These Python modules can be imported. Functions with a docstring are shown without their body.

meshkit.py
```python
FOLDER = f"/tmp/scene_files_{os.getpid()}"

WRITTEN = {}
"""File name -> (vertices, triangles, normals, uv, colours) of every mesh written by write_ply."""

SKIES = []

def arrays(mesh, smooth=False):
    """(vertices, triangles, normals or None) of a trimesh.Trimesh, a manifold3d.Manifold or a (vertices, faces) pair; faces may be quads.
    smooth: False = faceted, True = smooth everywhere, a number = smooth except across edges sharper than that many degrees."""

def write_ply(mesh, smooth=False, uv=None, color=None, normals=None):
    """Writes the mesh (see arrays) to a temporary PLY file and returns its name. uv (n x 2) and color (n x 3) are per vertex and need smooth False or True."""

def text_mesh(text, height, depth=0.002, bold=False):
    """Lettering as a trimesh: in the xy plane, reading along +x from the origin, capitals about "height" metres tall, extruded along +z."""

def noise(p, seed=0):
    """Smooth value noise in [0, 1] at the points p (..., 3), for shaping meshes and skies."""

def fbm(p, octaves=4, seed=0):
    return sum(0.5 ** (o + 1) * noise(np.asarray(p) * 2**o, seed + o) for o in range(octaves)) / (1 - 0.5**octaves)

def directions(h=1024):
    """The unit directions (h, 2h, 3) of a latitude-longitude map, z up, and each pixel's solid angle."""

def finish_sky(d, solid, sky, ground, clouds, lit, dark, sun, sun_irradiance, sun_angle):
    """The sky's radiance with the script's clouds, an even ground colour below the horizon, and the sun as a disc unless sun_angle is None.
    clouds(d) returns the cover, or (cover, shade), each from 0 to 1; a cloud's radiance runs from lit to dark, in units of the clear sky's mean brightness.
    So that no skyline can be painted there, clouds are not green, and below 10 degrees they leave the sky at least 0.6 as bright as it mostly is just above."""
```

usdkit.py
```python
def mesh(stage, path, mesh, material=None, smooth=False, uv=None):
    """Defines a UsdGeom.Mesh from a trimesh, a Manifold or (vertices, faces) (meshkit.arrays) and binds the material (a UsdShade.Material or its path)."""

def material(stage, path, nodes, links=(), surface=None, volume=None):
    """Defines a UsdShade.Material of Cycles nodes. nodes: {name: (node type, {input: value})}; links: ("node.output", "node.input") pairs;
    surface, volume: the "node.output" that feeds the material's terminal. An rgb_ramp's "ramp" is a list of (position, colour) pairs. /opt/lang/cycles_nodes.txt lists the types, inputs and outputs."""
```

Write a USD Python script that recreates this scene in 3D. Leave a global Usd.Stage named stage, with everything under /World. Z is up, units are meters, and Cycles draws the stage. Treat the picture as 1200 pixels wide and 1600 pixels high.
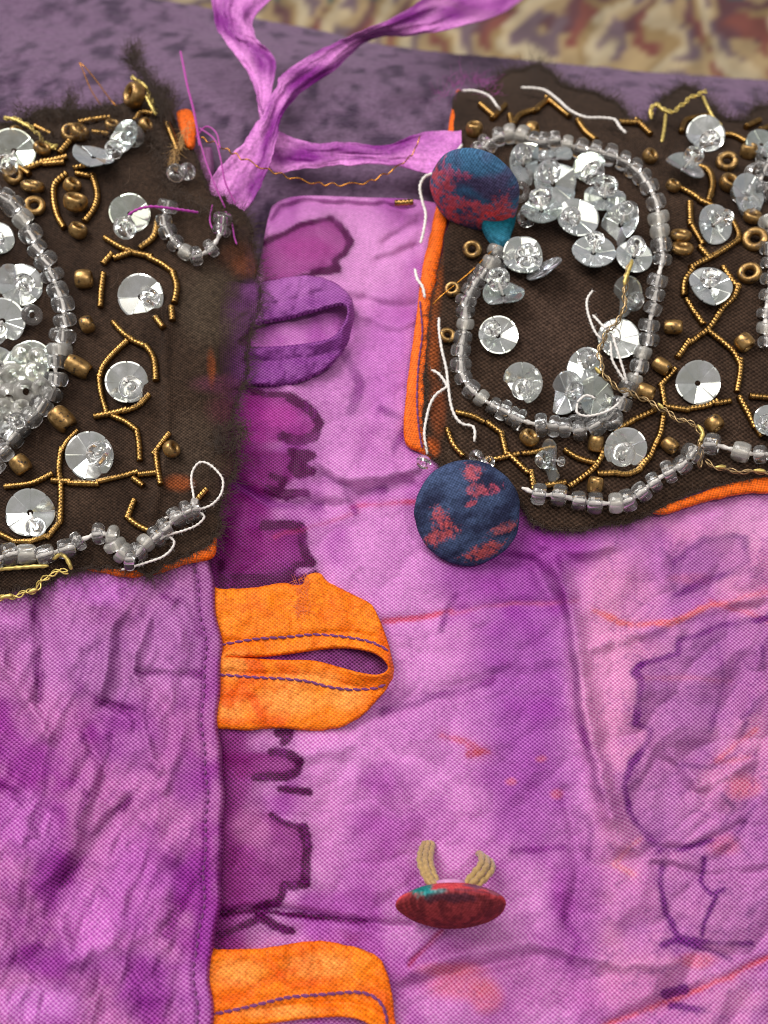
import math, random
import numpy as np, shapely, trimesh, usdkit, meshkit
from pxr import Usd, UsdGeom, UsdShade, UsdLux, Gf, Sdf, Vt
from scipy.spatial import Delaunay, cKDTree
from shapely.geometry import Polygon, LineString

random.seed(7)
rng = np.random.default_rng(7)
stage = Usd.Stage.CreateInMemory()
UsdGeom.SetStageUpAxis(stage, UsdGeom.Tokens.z)
UsdGeom.SetStageMetersPerUnit(stage, 1.0)
UsdGeom.Xform.Define(stage, '/World')
UsdGeom.Scope.Define(stage, '/World/Looks')

# ------------------------------------------------------------------ camera, lamps
D, TILT, TH = 0.1075, math.radians(22), 0.40           # a phone held about 11 cm above the cloth
CAM = np.array([0, -D * math.sin(TILT), D * math.cos(TILT)])
RIGHT = np.array([1.0, 0, 0]); UP = np.array([0, math.cos(TILT), math.sin(TILT)]); FWD = np.array([0, math.sin(TILT), -math.cos(TILT)])
cam = UsdGeom.Camera.Define(stage, '/World/camera')
m = Gf.Matrix4d(*RIGHT, 0, *UP, 0, *(-FWD), 0, *CAM, 1)
cam.AddTransformOp().Set(m)
FL = 4.0
cam.CreateFocalLengthAttr(FL); cam.CreateHorizontalApertureAttr(2 * TH * FL); cam.CreateVerticalApertureAttr(2 * TH * FL * 4 / 3)
cam.CreateClippingRangeAttr(Gf.Vec2f(0.004, 10)); cam.CreateFStopAttr(3.5); cam.CreateFocusDistanceAttr(0.1)
cam.CreateExposureAttr(0.0)

def look(path, nodes, links=(), surface=None, volume=None):
    return usdkit.material(stage, '/World/Looks/' + path, nodes, links, surface, volume)

def rect_lamp(name, pos, target, w, h, inten, col):
    l = UsdLux.RectLight.Define(stage, '/World/' + name)
    p, t = np.array(pos, float), np.array(target, float)
    z = (p - t) / np.linalg.norm(p - t); x = np.cross([0, 1, 0.01], z); x /= np.linalg.norm(x); y = np.cross(z, x)
    l.AddTransformOp().Set(Gf.Matrix4d(*x, 0, *y, 0, *z, 0, *p, 1))
    l.CreateWidthAttr(w); l.CreateHeightAttr(h); l.CreateIntensityAttr(inten); l.CreateColorAttr(Gf.Vec3f(*col))
rect_lamp('window_light', (-0.46, 0.46, 0.70), (0, 0.02, 0), 0.56, 0.66, 8.0, (1.0, 0.965, 0.925))
rect_lamp('added_overhead_lamp', (0.06, 0.10, 1.05), (0, 0, 0), 0.72, 0.72, 1.75, (1.0, 0.955, 0.90))  # large unseen lamp added overhead to whiten sequin facets
rect_lamp('added_glint_lamp', (0.30, -0.02, 0.72), (0, 0, 0), 0.05, 0.05, 130.0, (1.0, 0.96, 0.92))  # small unseen lamp added for glints on beads, sequins and gold
room = look('room_light', {'b': ('background_shader', {'color': (0.97, 0.93, 0.93), 'strength': 0.27})}, surface='b.background')
dome = UsdLux.DomeLight.Define(stage, '/World/room')
UsdShade.MaterialBindingAPI.Apply(dome.GetPrim()).Bind(room)

# ------------------------------------------------------------------ the hill of blanket the garment lies on
K, Y0, QM = 5.87, 0.035, 0.095
def S(x, y):
    q = np.maximum(0, y - Y0 + 0.10 * x + 0.004)
    return np.where(q < QM, -K * q * q, -K * QM * QM - 2 * K * QM * (q - QM))
def P(px, py, h=0.0):
    """The point where the sight line through a picture point meets the height h above the blanket."""
    px, py = np.broadcast_arrays(np.asarray(px, float), np.asarray(py, float)); h = np.broadcast_to(np.asarray(h, float), px.shape)
    d = FWD + ((px - 600) / 600 * TH)[..., None] * RIGHT + ((800 - py) / 600 * TH)[..., None] * UP
    t = np.full(px.shape, 0.05)
    for _ in range(24):
        X = CAM + t[..., None] * d
        F = X[..., 2] - S(X[..., 0], X[..., 1]) - h
        X2 = CAM + (t + 1e-5)[..., None] * d
        dF = (X2[..., 2] - S(X2[..., 0], X2[..., 1]) - h - F) / 1e-5
        t = t + np.clip(-F / np.minimum(dF, -0.12), -0.02, 0.02)
        t = np.clip(t, 0.02, 0.2)
    return CAM + t[..., None] * d
def mpp(px, py, h=0.0):
    return float(np.dot(P(px, py, h) - CAM, FWD)) * TH / 600
MM = 1e-3

# ------------------------------------------------------------------ helpers
def lin(r, g, b):
    c = np.array([r, g, b], float) / 255
    return np.where(c < 0.04045, c / 12.92, ((c + 0.055) / 1.055) ** 2.4)
used = {}
def numbered(parent, name):
    k = used.get((parent, name), 0); used[(parent, name)] = k + 1
    return f'{parent}/{name}' + (f'_{k:03d}' if k else '')
base_of = {}
def setdata(prim, label=None, cat=None, group=None, kind=None):
    for k, v in (('label', label), ('category', cat), ('group', group), ('kind', kind)):
        if v: prim.SetCustomDataByKey(k, v)
def thing(name, label, cat, at, group=None):
    path = numbered('/World', name)
    x = UsdGeom.Xform.Define(stage, path); x.AddTranslateOp().Set(Gf.Vec3d(*map(float, at)))
    base_of[path] = np.array(at, float)
    setdata(x.GetPrim(), label, cat, group)
    return path
def part(parent, name, mesh, mat, dye=None, uv=None, smooth=True, label=None, cat=None, group=None, kind=None):
    path = numbered(parent or '/World', name)
    v, f = (np.asarray(mesh[0], float), np.asarray(mesh[1], int)) if isinstance(mesh, tuple) else (np.asarray(mesh.vertices), np.asarray(mesh.faces))
    if parent:
        top = '/'.join(parent.split('/')[:3]); b = base_of[top]
    else:
        b = v.mean(0); b = np.array([b[0], b[1], v[:, 2].min()])
    g = usdkit.mesh(stage, path, (v - b, f), mat, smooth=smooth, uv=uv)
    if not parent:
        g.AddTranslateOp().Set(Gf.Vec3d(*map(float, b))); base_of[path] = b
    if dye is not None:
        UsdGeom.PrimvarsAPI(g).CreatePrimvar('dye', Sdf.ValueTypeNames.Color3fArray, 'vertex').Set(Vt.Vec3fArray.FromNumpy(np.asarray(dye, np.float32)))
    setdata(g.GetPrim(), label, cat, group, kind)
    return path
def fb(x, y, s, seed, octv=3):
    x, y = np.broadcast_arrays(np.asarray(x, float), np.asarray(y, float))
    return meshkit.fbm(np.stack([np.asarray(x) / s, np.asarray(y) / s, np.full(np.shape(x), seed * 7.3)], -1), octv, seed) - 0.5
def catmull(pts, n=8, closed=False):
    p = np.array(pts, float)
    if len(p) < 3: 
        return np.stack([p[0] + (p[-1] - p[0]) * t for t in np.linspace(0, 1, n + 1)])
    q = np.vstack([p[-1:], p, p[:2]]) if closed else np.vstack([2 * p[0] - p[1], p, 2 * p[-1] - p[-2]])
    out = []
    for i in range(1, len(q) - 2):
        t = np.linspace(0, 1, n, endpoint=False)[:, None]
        a, b, c, d = q[i - 1], q[i], q[i + 1], q[i + 2]
        out.append(0.5 * (2 * b + (c - a) * t + (2 * a - 5 * b + 4 * c - d) * t * t + (3 * b - a - 3 * c + d) * t ** 3))
    out = np.vstack(out)
    return out if closed else np.vstack([out, p[-1:]])
def resample(line, step):
    d = np.r_[0, np.cumsum(np.linalg.norm(np.diff(line, axis=0), axis=1))]
    n = max(2, int(round(d[-1] / step)) + 1)
    s = np.linspace(0, d[-1], n)
    return np.stack([np.interp(s, d, line[:, k]) for k in range(line.shape[1])], 1), s
def dist_line(x, y, pts):
    """distance of picture points to a polyline"""
    p = np.array(pts, float); best = np.full(np.shape(x), 1e9)
    for a, b in zip(p[:-1], p[1:]):
        ab = b - a; t = np.clip(((x - a[0]) * ab[0] + (y - a[1]) * ab[1]) / max(ab @ ab, 1e-9), 0, 1)
        best = np.minimum(best, np.hypot(x - a[0] - t * ab[0], y - a[1] - t * ab[1]))
    return best
sm = lambda t: np.clip(t, 0, 1) ** 2 * (3 - 2 * np.clip(t, 0, 1))
class Paint:
    """dye soaked into cloth, and shade painted along with it: soft lines, spots and outlined pools"""
    def __init__(s, x, y, warp=5, seed=1):
        s.x = x + warp * 2 * fb(x, y, 26, seed, 3); s.y = y + warp * 2 * fb(x, y, 26, seed + 5, 3); s.c = np.zeros((len(x), 3))
        s.l = np.clip(0.5 + 2.2 * fb(x, y, 40, seed + 12, 3), 0, 1.3)
        s.g = 0.5 + 0.9 * (fb(x, y, 9, seed + 9, 2) + 0.5)
    def near(s, pts, m):
        p = np.array(pts, float)
        return np.nonzero((s.x > p[:, 0].min() - m) & (s.x < p[:, 0].max() + m) & (s.y > p[:, 1].min() - m) & (s.y < p[:, 1].max() + m))[0]
    def put(s, i, a, col):
        a = np.clip(a, 0, 1)[:, None]; s.c[i] = s.c[i] * (1 - a) + lin(*col) * a
    def line(s, pts, w, col, a=1.0, soft=None, br=1.0):
        soft = soft or w * 0.7 + 2
        i = s.near(pts, 3 * w + soft + 2)
        if not len(i): return
        d = dist_line(s.x[i], s.y[i], pts); ww = w * (0.25 * br + 0.75 * (1 - br) + 0.9 * s.g[i] * (s.l[i] * br + 0.55 * (1 - br)))
        s.put(i, 0.32 * a * s.g[i] * np.exp(-(d / (1.5 * w)) ** 2), col)
        s.put(i, a * np.clip(0.35 + 0.75 * s.l[i] + 0.5 * (1 - br), 0, 1) * sm(1 - (d - ww / 2) / soft), col)
    def blob(s, cx, cy, rx, ry, col, a=1.0, rot=0):
        c, q = math.cos(math.radians(rot)), math.sin(math.radians(rot)); r = max(rx, ry)
        i = s.near([(cx, cy)], r * 1.7)
        X, Y = s.x[i] - cx, s.y[i] - cy; d = np.hypot((X * c + Y * q) / rx, (-X * q + Y * c) / ry)
        s.put(i, a * sm(1.5 - d), col)
    def pool(s, pts, col, a=0.8, soft=8):
        i = s.near(pts, soft + 2)
        if not len(i): return
        ins = shapely.contains_xy(Polygon(pts).buffer(0), s.x[i], s.y[i]); d = dist_line(s.x[i], s.y[i], list(pts) + [pts[0]]) * np.where(ins, 1, -1)
        s.put(i, a * sm(0.5 + d / (2 * soft)) * (0.88 + 0.12 * np.exp(-np.maximum(d, 0) / 22)), col)
def crease(x, y, pts, w):
    return np.exp(-(dist_line(x, y, pts) / w) ** 2)

def facets(x, y, scale, stretch=1.0, ang=0.0, seed=1):
    """crumple: flat facets meeting in sharp valleys and ridges"""
    c, s = math.cos(ang), math.sin(ang); wx, wy = x + scale * 0.5 * fb(x, y, scale * 0.8, seed, 2), y + scale * 0.5 * fb(x, y, scale * 0.8, seed + 3, 2)
    u, v = (wx * c + wy * s) / scale, (-wx * s + wy * c) / (scale * stretch)
    r = np.random.default_rng(seed); n = int((3000 / scale) * (3600 / scale / stretch)) + 20
    p = np.stack([r.uniform(-1500, 2200, n) / scale, r.uniform(-1800, 2600, n) / (scale * stretch)], 1)
    d = cKDTree(p).query(np.stack([u, v], 1), k=3)[0]
    return np.clip(d[:, 1] - d[:, 0], 0, 1) - 0.35 * d[:, 0] + 0.2 * (d[:, 2] - d[:, 1])
def grid_poly(poly, step):
    x0, y0, x1, y1 = poly.bounds
    gx, gy = np.meshgrid(np.arange(x0, x1 + step, step), np.arange(y0, y1 + step, step * 0.9))
    gx = gx + (np.arange(gx.shape[0])[:, None] % 2) * step * 0.5
    g = np.stack([gx.ravel(), gy.ravel()], 1)
    g = g[shapely.contains_xy(poly.buffer(-step * 0.45), g[:, 0], g[:, 1])]
    rings = [np.array(poly.exterior.coords)] + [np.array(r.coords) for r in poly.interiors]
    b = np.vstack([resample(r, step)[0][:-1] for r in rings])
    p = np.vstack([b, g]); t = Delaunay(p).simplices
    c = p[t].mean(1); t = t[shapely.contains_xy(poly, c[:, 0], c[:, 1])]
    a, bb, cc = p[t[:, 0]], p[t[:, 1]], p[t[:, 2]]
    area = (bb[:, 0] - a[:, 0]) * (cc[:, 1] - a[:, 1]) - (bb[:, 1] - a[:, 1]) * (cc[:, 0] - a[:, 0])
    t[area > 0] = t[area > 0][:, ::-1]                     # picture y runs down
    return p, t, cKDTree(b).query(p)[0]
def sheet(poly, H, step, dye, thick=0.25 * MM, pitch=0.24, angle=0.0):
    """Cloth with a thickness over a picture-shaped outline. H(x, y, edge distance) in metres; dye(x, y) -> colours."""
    p, t, d = grid_poly(poly, step)
    h = H(p[:, 0], p[:, 1], d); v = P(p[:, 0], p[:, 1], h); col = dye(p[:, 0], p[:, 1])
    e = np.sort(np.vstack([t[:, [0, 1]], t[:, [1, 2]], t[:, [2, 0]]]), 1)
    de = np.vstack([t[:, [0, 1]], t[:, [1, 2]], t[:, [2, 0]]])
    key = e[:, 0] * len(p) + e[:, 1]; _, first, n = np.unique(key, return_index=True, return_counts=True)
    be = de[first[n == 1]]
    bi = np.unique(be); low = np.full(len(p), -1); low[bi] = len(p) + np.arange(len(bi))
    v2 = v[bi] - [0, 0, thick]
    a, b = be[:, 0], be[:, 1]
    f = np.vstack([t, np.stack([b, a, low[a]], 1), np.stack([b, low[a], low[b]], 1)])
    V = np.vstack([v, v2]); C = np.vstack([col, col[bi]])
    w = P(p[:, 0], p[:, 1], 0.0)
    arc = np.where(w[:, 1] > Y0, w[:, 1] + 0.35 * (w[:, 1] - Y0) ** 2 * 30 * 0.6, w[:, 1])
    ca, sa = math.cos(angle), math.sin(angle)
    wob = 0.35 * MM * fb(p[:, 0], p[:, 1], 60, 31, 2) + 0.16 * MM * fb(p[:, 0], p[:, 1], 16, 33, 2)
    U = np.stack([(w[:, 0] * ca + arc * sa + wob) / (pitch * MM), (-w[:, 0] * sa + arc * ca + wob) / (pitch * MM * 0.80)], 1)
    # the weave follows the wrinkles
    U = U + (h[:, None] / MM) * 0.45
    U = np.vstack([U, U[bi]])
    return (V, f), C, U
def poly(pts, closed_smooth=True, n=6, rough=0.0, seed=0, holes=()):
    q = catmull(pts, n, True) if closed_smooth else np.array(pts, float)
    if rough:
        q, s = resample(np.vstack([q, q[:1]]), 4); q = q[:-1]
        q = q + rough * 2 * np.stack([fb(q[:, 0], q[:, 1], 12, seed, 3), fb(q[:, 0], q[:, 1], 12, seed + 3, 3)], 1)
    g = Polygon(q, [catmull(hh, n, True) for hh in holes]).buffer(0)
    return max(getattr(g, 'geoms', [g]), key=lambda k: k.area)

def frames(c):
    t = np.gradient(c, axis=0); t /= np.maximum(np.linalg.norm(t, axis=1, keepdims=True), 1e-12)
    n = np.cross(t[0], [0.3, 0.2, 1]); n /= np.linalg.norm(n); N = [n]
    for k in range(1, len(c)):
        n = N[-1] - t[k] * (N[-1] @ t[k]); N.append(n / max(np.linalg.norm(n), 1e-12))
    N = np.array(N); return t, N, np.cross(t, N)
def tube(c, r, sides=6, mod=None):
    """a tube round the 3-D line c; r a number or one per point; mod(s index, angles) multiplies the radius"""
    c = np.asarray(c, float); t, N, B = frames(c); r = np.broadcast_to(r, (len(c),))
    a = np.linspace(0, 2 * np.pi, sides, endpoint=False)
    R = r[:, None] * np.ones(sides) * (mod if mod is not None else 1.0)
    v = c[:, None] + R[..., None] * (np.cos(a)[None, :, None] * N[:, None] + np.sin(a)[None, :, None] * B[:, None])
    v = v.reshape(-1, 3); f = []
    i = np.arange(len(c) - 1)[:, None] * sides; j = np.arange(sides)[None]; j2 = (j + 1) % sides
    f = np.vstack([np.stack([i + j, i + j2, i + sides + j2], -1).reshape(-1, 3), np.stack([i + j, i + sides + j2, i + sides + j], -1).reshape(-1, 3)])
    k = len(v); v = np.vstack([v, c[:1], c[-1:]]); o = (len(c) - 1) * sides; j = np.arange(sides)
    f = np.vstack([f, np.stack([np.full(sides, k), (j + 1) % sides, j], 1), np.stack([np.full(sides, k + 1), o + j, o + (j + 1) % sides], 1)])
    return v, f
def join(ms):
    V, F, o = [], [], 0
    for v, f in ms: V.append(v); F.append(np.asarray(f) + o); o += len(v)
    return np.vstack(V), np.vstack(F)
def thread3(pts, r, ply=0.28, sides=8, pitchr=4.0, n=10):
    """twisted thread through 3-D points (metres)"""
    c, s = resample(catmull(pts, n), r * 0.9)
    a = np.linspace(0, 2 * np.pi, sides, endpoint=False)
    mod = 1 + ply * np.cos(2 * (a[None] + 2 * np.pi * s[:, None] / (2 * pitchr * r)))
    end = np.clip(np.minimum(s, s[-1] - s) / (2 * r) + 0.45, 0, 1)
    return tube(c, r * end, sides, mod)
def coil3(pts, r, pitch, n=8):
    """bullion wire: close-wound spring"""
    c, s = resample(catmull(pts, n), pitch / 5)
    a = np.linspace(0, 2 * np.pi, 10, endpoint=False)
    ph = 2 * np.pi * s[:, None] / pitch + a[None]
    return tube(c, r, 10, 0.74 + 0.30 * np.abs(np.cos(ph / 2)) ** 0.6)
def px3(pts, h):
    p = np.array(pts, float)
    hh = p[:, 2] * MM if p.shape[1] > 2 else np.full(len(p), h)
    return P(p[:, 0], p[:, 1], hh)

def ring_mesh(prof, seg):
    a = np.linspace(0, 2 * np.pi, seg, endpoint=False); n = len(prof)
    v = np.stack([np.outer(np.cos(a), prof[:, 0]), np.outer(np.sin(a), prof[:, 0]), np.tile(prof[:, 1], (seg, 1))], -1).reshape(-1, 3)
    i = np.arange(seg)[:, None] * n; i2 = ((np.arange(seg) + 1) % seg)[:, None] * n; j = np.arange(n)[None]; j2 = (j + 1) % n
    return v, np.vstack([np.stack([i + j, i2 + j, i2 + j2], -1).reshape(-1, 3), np.stack([i + j, i2 + j2, i + j2], -1).reshape(-1, 3)])
def bead_profile(R, L, hole=0.34, k=14, sq=2.15):
    a = np.linspace(0, 2 * np.pi, k, endpoint=False); w = R * (1 - hole) / 2
    e = 2 / sq
    return np.stack([R * (1 + hole) / 2 + w * np.sign(np.cos(a)) * np.abs(np.cos(a)) ** e, L / 2 * np.sign(np.sin(a)) * np.abs(np.sin(a)) ** e], 1)
def basis(z, roll=0.0):
    z = np.array(z, float); z /= np.linalg.norm(z); x = np.cross([0.13, 1, 0.21], z); x /= np.linalg.norm(x); y = np.cross(z, x)
    c, s = math.cos(roll), math.sin(roll)
    return np.stack([x * c + y * s, -x * s + y * c, z], 1)
def view_dir(px, py):
    d = CAM - P(px, py); return d / np.linalg.norm(d)
def img_vec(px, py, ang):
    """unit 3-D direction that shows at the angle ang (degrees, 0 right, 90 up) in the picture, square to the sight line"""
    w = view_dir(px, py); r = RIGHT - w * (RIGHT @ w); r /= np.linalg.norm(r); u = np.cross(w, r)
    return math.cos(math.radians(ang)) * r + math.sin(math.radians(ang)) * u
def bead_at(px, py, h, R, L, axis, hole=0.34, seg=18, jit=0.0):
    v, f = ring_mesh(bead_profile(R, L, hole), seg)
    if jit: v = v * (1 + jit * (rng.random(3) - 0.5)) + jit * 0.15 * R * np.sin(v[:, [1, 2, 0]] / R * 2.3 + rng.random(3) * 6)
    return v @ basis(axis, rng.random() * 6).T + P(px, py, h), f
def fibres(starts, dirs, lens, r, curl=0.5, n=5, sides=3):
    ms = []
    for p, d, l in zip(starts, dirs, lens):
        k = rng.normal(size=3) * curl; c = [np.array(p)]; dd = np.array(d, float)
        for _ in range(n):
            dd = dd + k * 0.35 + rng.normal(size=3) * curl * 0.25; dd /= np.linalg.norm(dd); c.append(c[-1] + dd * l / n)
        ms.append(tube(np.array(c), np.linspace(r, r * 0.4, n + 1), sides))
    return join(ms)
#LOOKS
# ------------------------------------------------------------------ materials
GRADE = np.array([1.02, 1.08, 0.97])
def grade(c, g=-0.16, ref=0.1):
    l = c @ np.array([0.2126, 0.7152, 0.0722]); return np.clip(c * GRADE * (np.clip(l, 0.04, 2) / ref)[:, None] ** g, 0, 0.9)
def deep(c):
    l = c @ np.array([0.2126, 0.7152, 0.0722]); c = c.copy(); c[:, 1] *= np.clip(l / 0.12, 0.25, 1); return c
def weave(name, dark=0.66, bright=1.22, rough=0.42, sheen=0.25, bump=0.55, spec=0.5, dist=0.05, fibre=0.25, lift=0.0, stint=(1, 1, 1), sheer=False):  # weave tone; the bright cells also paint the glint of thread floats
    nodes = {
        'dye': ('attribute', {'attribute': 'dye'}), 'tc': ('texture_coordinate', {}), 'x': ('separate_xyz', {}),
        'u': ('math', {'math_type': 'multiply', 'value2': math.pi}), 'v': ('math', {'math_type': 'multiply', 'value2': math.pi}),
        'su': ('math', {'math_type': 'sine'}), 'sv': ('math', {'math_type': 'sine'}), 'f': ('math', {'math_type': 'multiply'}),
        'm': ('map_range', {'from_min': -0.45, 'from_max': 0.45, 'to_min': dark, 'to_max': bright, 'clamp': True}),
        'n': ('noise_texture', {'scale': 2600.0, 'detail': 2.0}), 'geo': ('geometry', {}),
        'nr': ('map_range', {'from_min': 0.3, 'from_max': 0.7, 'to_min': 1 - fibre, 'to_max': 1 + fibre}),
        'mm': ('math', {'math_type': 'multiply'}), 'cc': ('combine_color', {}),
        'col': ('mix', {'mix_type': 'multiply', 'fac': 1.0}), 'lf': ('map_range', {'from_min': -0.5, 'from_max': 0.5, 'to_min': 0.0, 'to_max': 1.0, 'clamp': True}), 'lc': ('mix', {'mix_type': 'mix'}), 'ga': ('gamma', {'gamma': 1 + lift}), 'gb': ('gamma', {'gamma': 1 - lift}),
        'abs': ('math', {'math_type': 'absolute'}), 'pw': ('math', {'math_type': 'power', 'value2': 0.6}),
        'hn': ('math', {'math_type': 'multiply_add', 'value2': 0.5}),
        'bp': ('bump', {'strength': bump, 'distance': dist * MM}),
        'rg': ('map_range', {'from_min': -0.45, 'from_max': 0.45, 'to_min': rough + 0.14, 'to_max': rough - 0.06, 'clamp': True}),
        'p': ('principled_bsdf', {'roughness': rough, 'specular_ior_level': spec, 'specular_tint': stint, 'sheen_weight': sheen, 'sheen_roughness': 0.4})}
    links = [('tc.UV', 'x.vector'), ('x.x', 'u.value1'), ('x.y', 'v.value1'), ('u.value', 'su.value1'), ('v.value', 'sv.value1'),
             ('su.value', 'f.value1'), ('sv.value', 'f.value2'), ('f.value', 'm.value'), ('geo.position', 'n.vector'), ('n.fac', 'nr.value'),
             ('m.result', 'mm.value1'), ('nr.result', 'mm.value2'), ('mm.value', 'cc.r'), ('mm.value', 'cc.g'), ('mm.value', 'cc.b'),
             ('cc.color', 'col.color2'), ('col.color', 'p.base_color'), ('f.value', 'lf.value'), ('lf.result', 'lc.fac'), ('dye.color', 'ga.color'), ('dye.color', 'gb.color'), ('ga.color', 'lc.color1'), ('gb.color', 'lc.color2'), ('lc.color', 'col.color1'),
             ('f.value', 'abs.value1'), ('abs.value', 'pw.value1'), ('n.fac', 'hn.value1'), ('pw.value', 'hn.value3'), ('hn.value', 'bp.height'),
             ('bp.normal', 'p.normal'), ('f.value', 'rg.value'), ('rg.result', 'p.roughness')]
    if sheer:      # open gauze: the gaps between its threads let what lies below show through
        nodes.update({'sh': ('attribute', {'attribute': 'sheer'}), 'gap': ('map_range', {'from_min': 0.0, 'from_max': 0.55, 'to_min': 1.5, 'to_max': 0.3, 'clamp': True}), 'sf': ('math', {'math_type': 'multiply', 'use_clamp': True}), 't': ('transparent_bsdf', {}), 'mx': ('mix_closure', {})})
        links += [('abs.value', 'gap.value'), ('gap.result', 'sf.value1'), ('sh.fac', 'sf.value2'), ('sf.value', 'mx.fac'), ('p.BSDF', 'mx.closure1'), ('t.BSDF', 'mx.closure2')]
        return look(name, nodes, links, 'mx.closure')
    return look(name, nodes, links, 'p.BSDF')
silk = weave('silk', dark=0.95, bright=1.03, rough=0.34, sheen=0.0, spec=0.22, bump=0.45, fibre=0.12, lift=0.32, stint=(1.0, 0.5, 0.9))
orange_silk = weave('orange_silk', dark=0.72, bright=1.2, rough=0.44, sheen=0.0, spec=0.3, stint=(1.0, 0.75, 0.45), bump=0.45)
brown_cloth = weave('brown_cloth', dark=0.6, bright=1.5, rough=0.7, sheen=0.08, bump=0.9, fibre=0.4, spec=0.08)
brown_gauze = weave('brown_gauze', dark=0.6, bright=1.5, rough=0.7, sheen=0.08, bump=0.9, fibre=0.4, spec=0.08, sheer=True)
button_cloth = weave('button_cloth', dark=0.76, bright=1.2, rough=0.75, sheen=0.0, bump=0.4, fibre=0.3, spec=0.06)
ribbon_silk = weave('ribbon_silk', dark=0.88, bright=1.08, rough=0.36, sheen=0.0, bump=0.25, spec=0.3, stint=(1.0, 0.5, 0.9))

def plain(name, col, rough=0.7, spec=0.3, sheen=0.0, metal=0.0, scale=3000, var=0.15, bump=0.0):
    c = lin(*col)
    nodes = {'geo': ('geometry', {}), 'n': ('noise_texture', {'scale': float(scale), 'detail': 3.0}),
             'r': ('rgb_ramp', {'ramp': [(0.3, c * (1 - var)), (0.7, np.minimum(1, c * (1 + var)))]}),
             'bp': ('bump', {'strength': bump, 'distance': 0.05 * MM}),
             'p': ('principled_bsdf', {'roughness': rough, 'specular_ior_level': spec, 'sheen_weight': sheen, 'metallic': metal})}
    links = [('geo.position', 'n.vector'), ('n.fac', 'r.fac'), ('r.color', 'p.base_color')]
    if bump: links += [('n.fac', 'bp.height'), ('bp.normal', 'p.normal')]
    return look(name, nodes, links, 'p.BSDF')
white_thread = plain('white_thread', (238, 232, 226), 0.8, sheen=0.4)
purple_thread = plain('purple_thread', (112, 44, 108), 0.6, sheen=0.3)
magenta_thread = plain('magenta_thread', (176, 48, 160), 0.5, sheen=0.4)
beige_cord = plain('beige_cord', (172, 142, 90), 0.5, sheen=0.4, var=0.25)
brown_fibre = plain('brown_fibre', (74, 58, 47), 0.8, sheen=0.1)
orange_fibre = plain('orange_fibre', (240, 130, 40), 0.8, sheen=0.3)
tan_hair = plain('tan_hair', (120, 100, 84), 0.6)
tan_fibre = plain('tan_fibre', (214, 170, 104), 0.8, sheen=0.3)
shank_plastic = plain('shank_plastic', (200, 140, 190), 0.35, 0.5)
gold_wire = plain('gold_wire', (196, 132, 52), 0.24, 0.5, metal=1.0, var=0.3)
bullion = plain('bullion', (160, 124, 70), 0.26, 0.5, metal=1.0, scale=1800, var=0.4)
pale_gold = plain('pale_gold', (214, 190, 110), 0.4, 0.5, metal=0.55, var=0.35)
silver_gold = plain('silver_gold', (176, 150, 110), 0.3, 0.5, metal=0.9, var=0.4)
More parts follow.
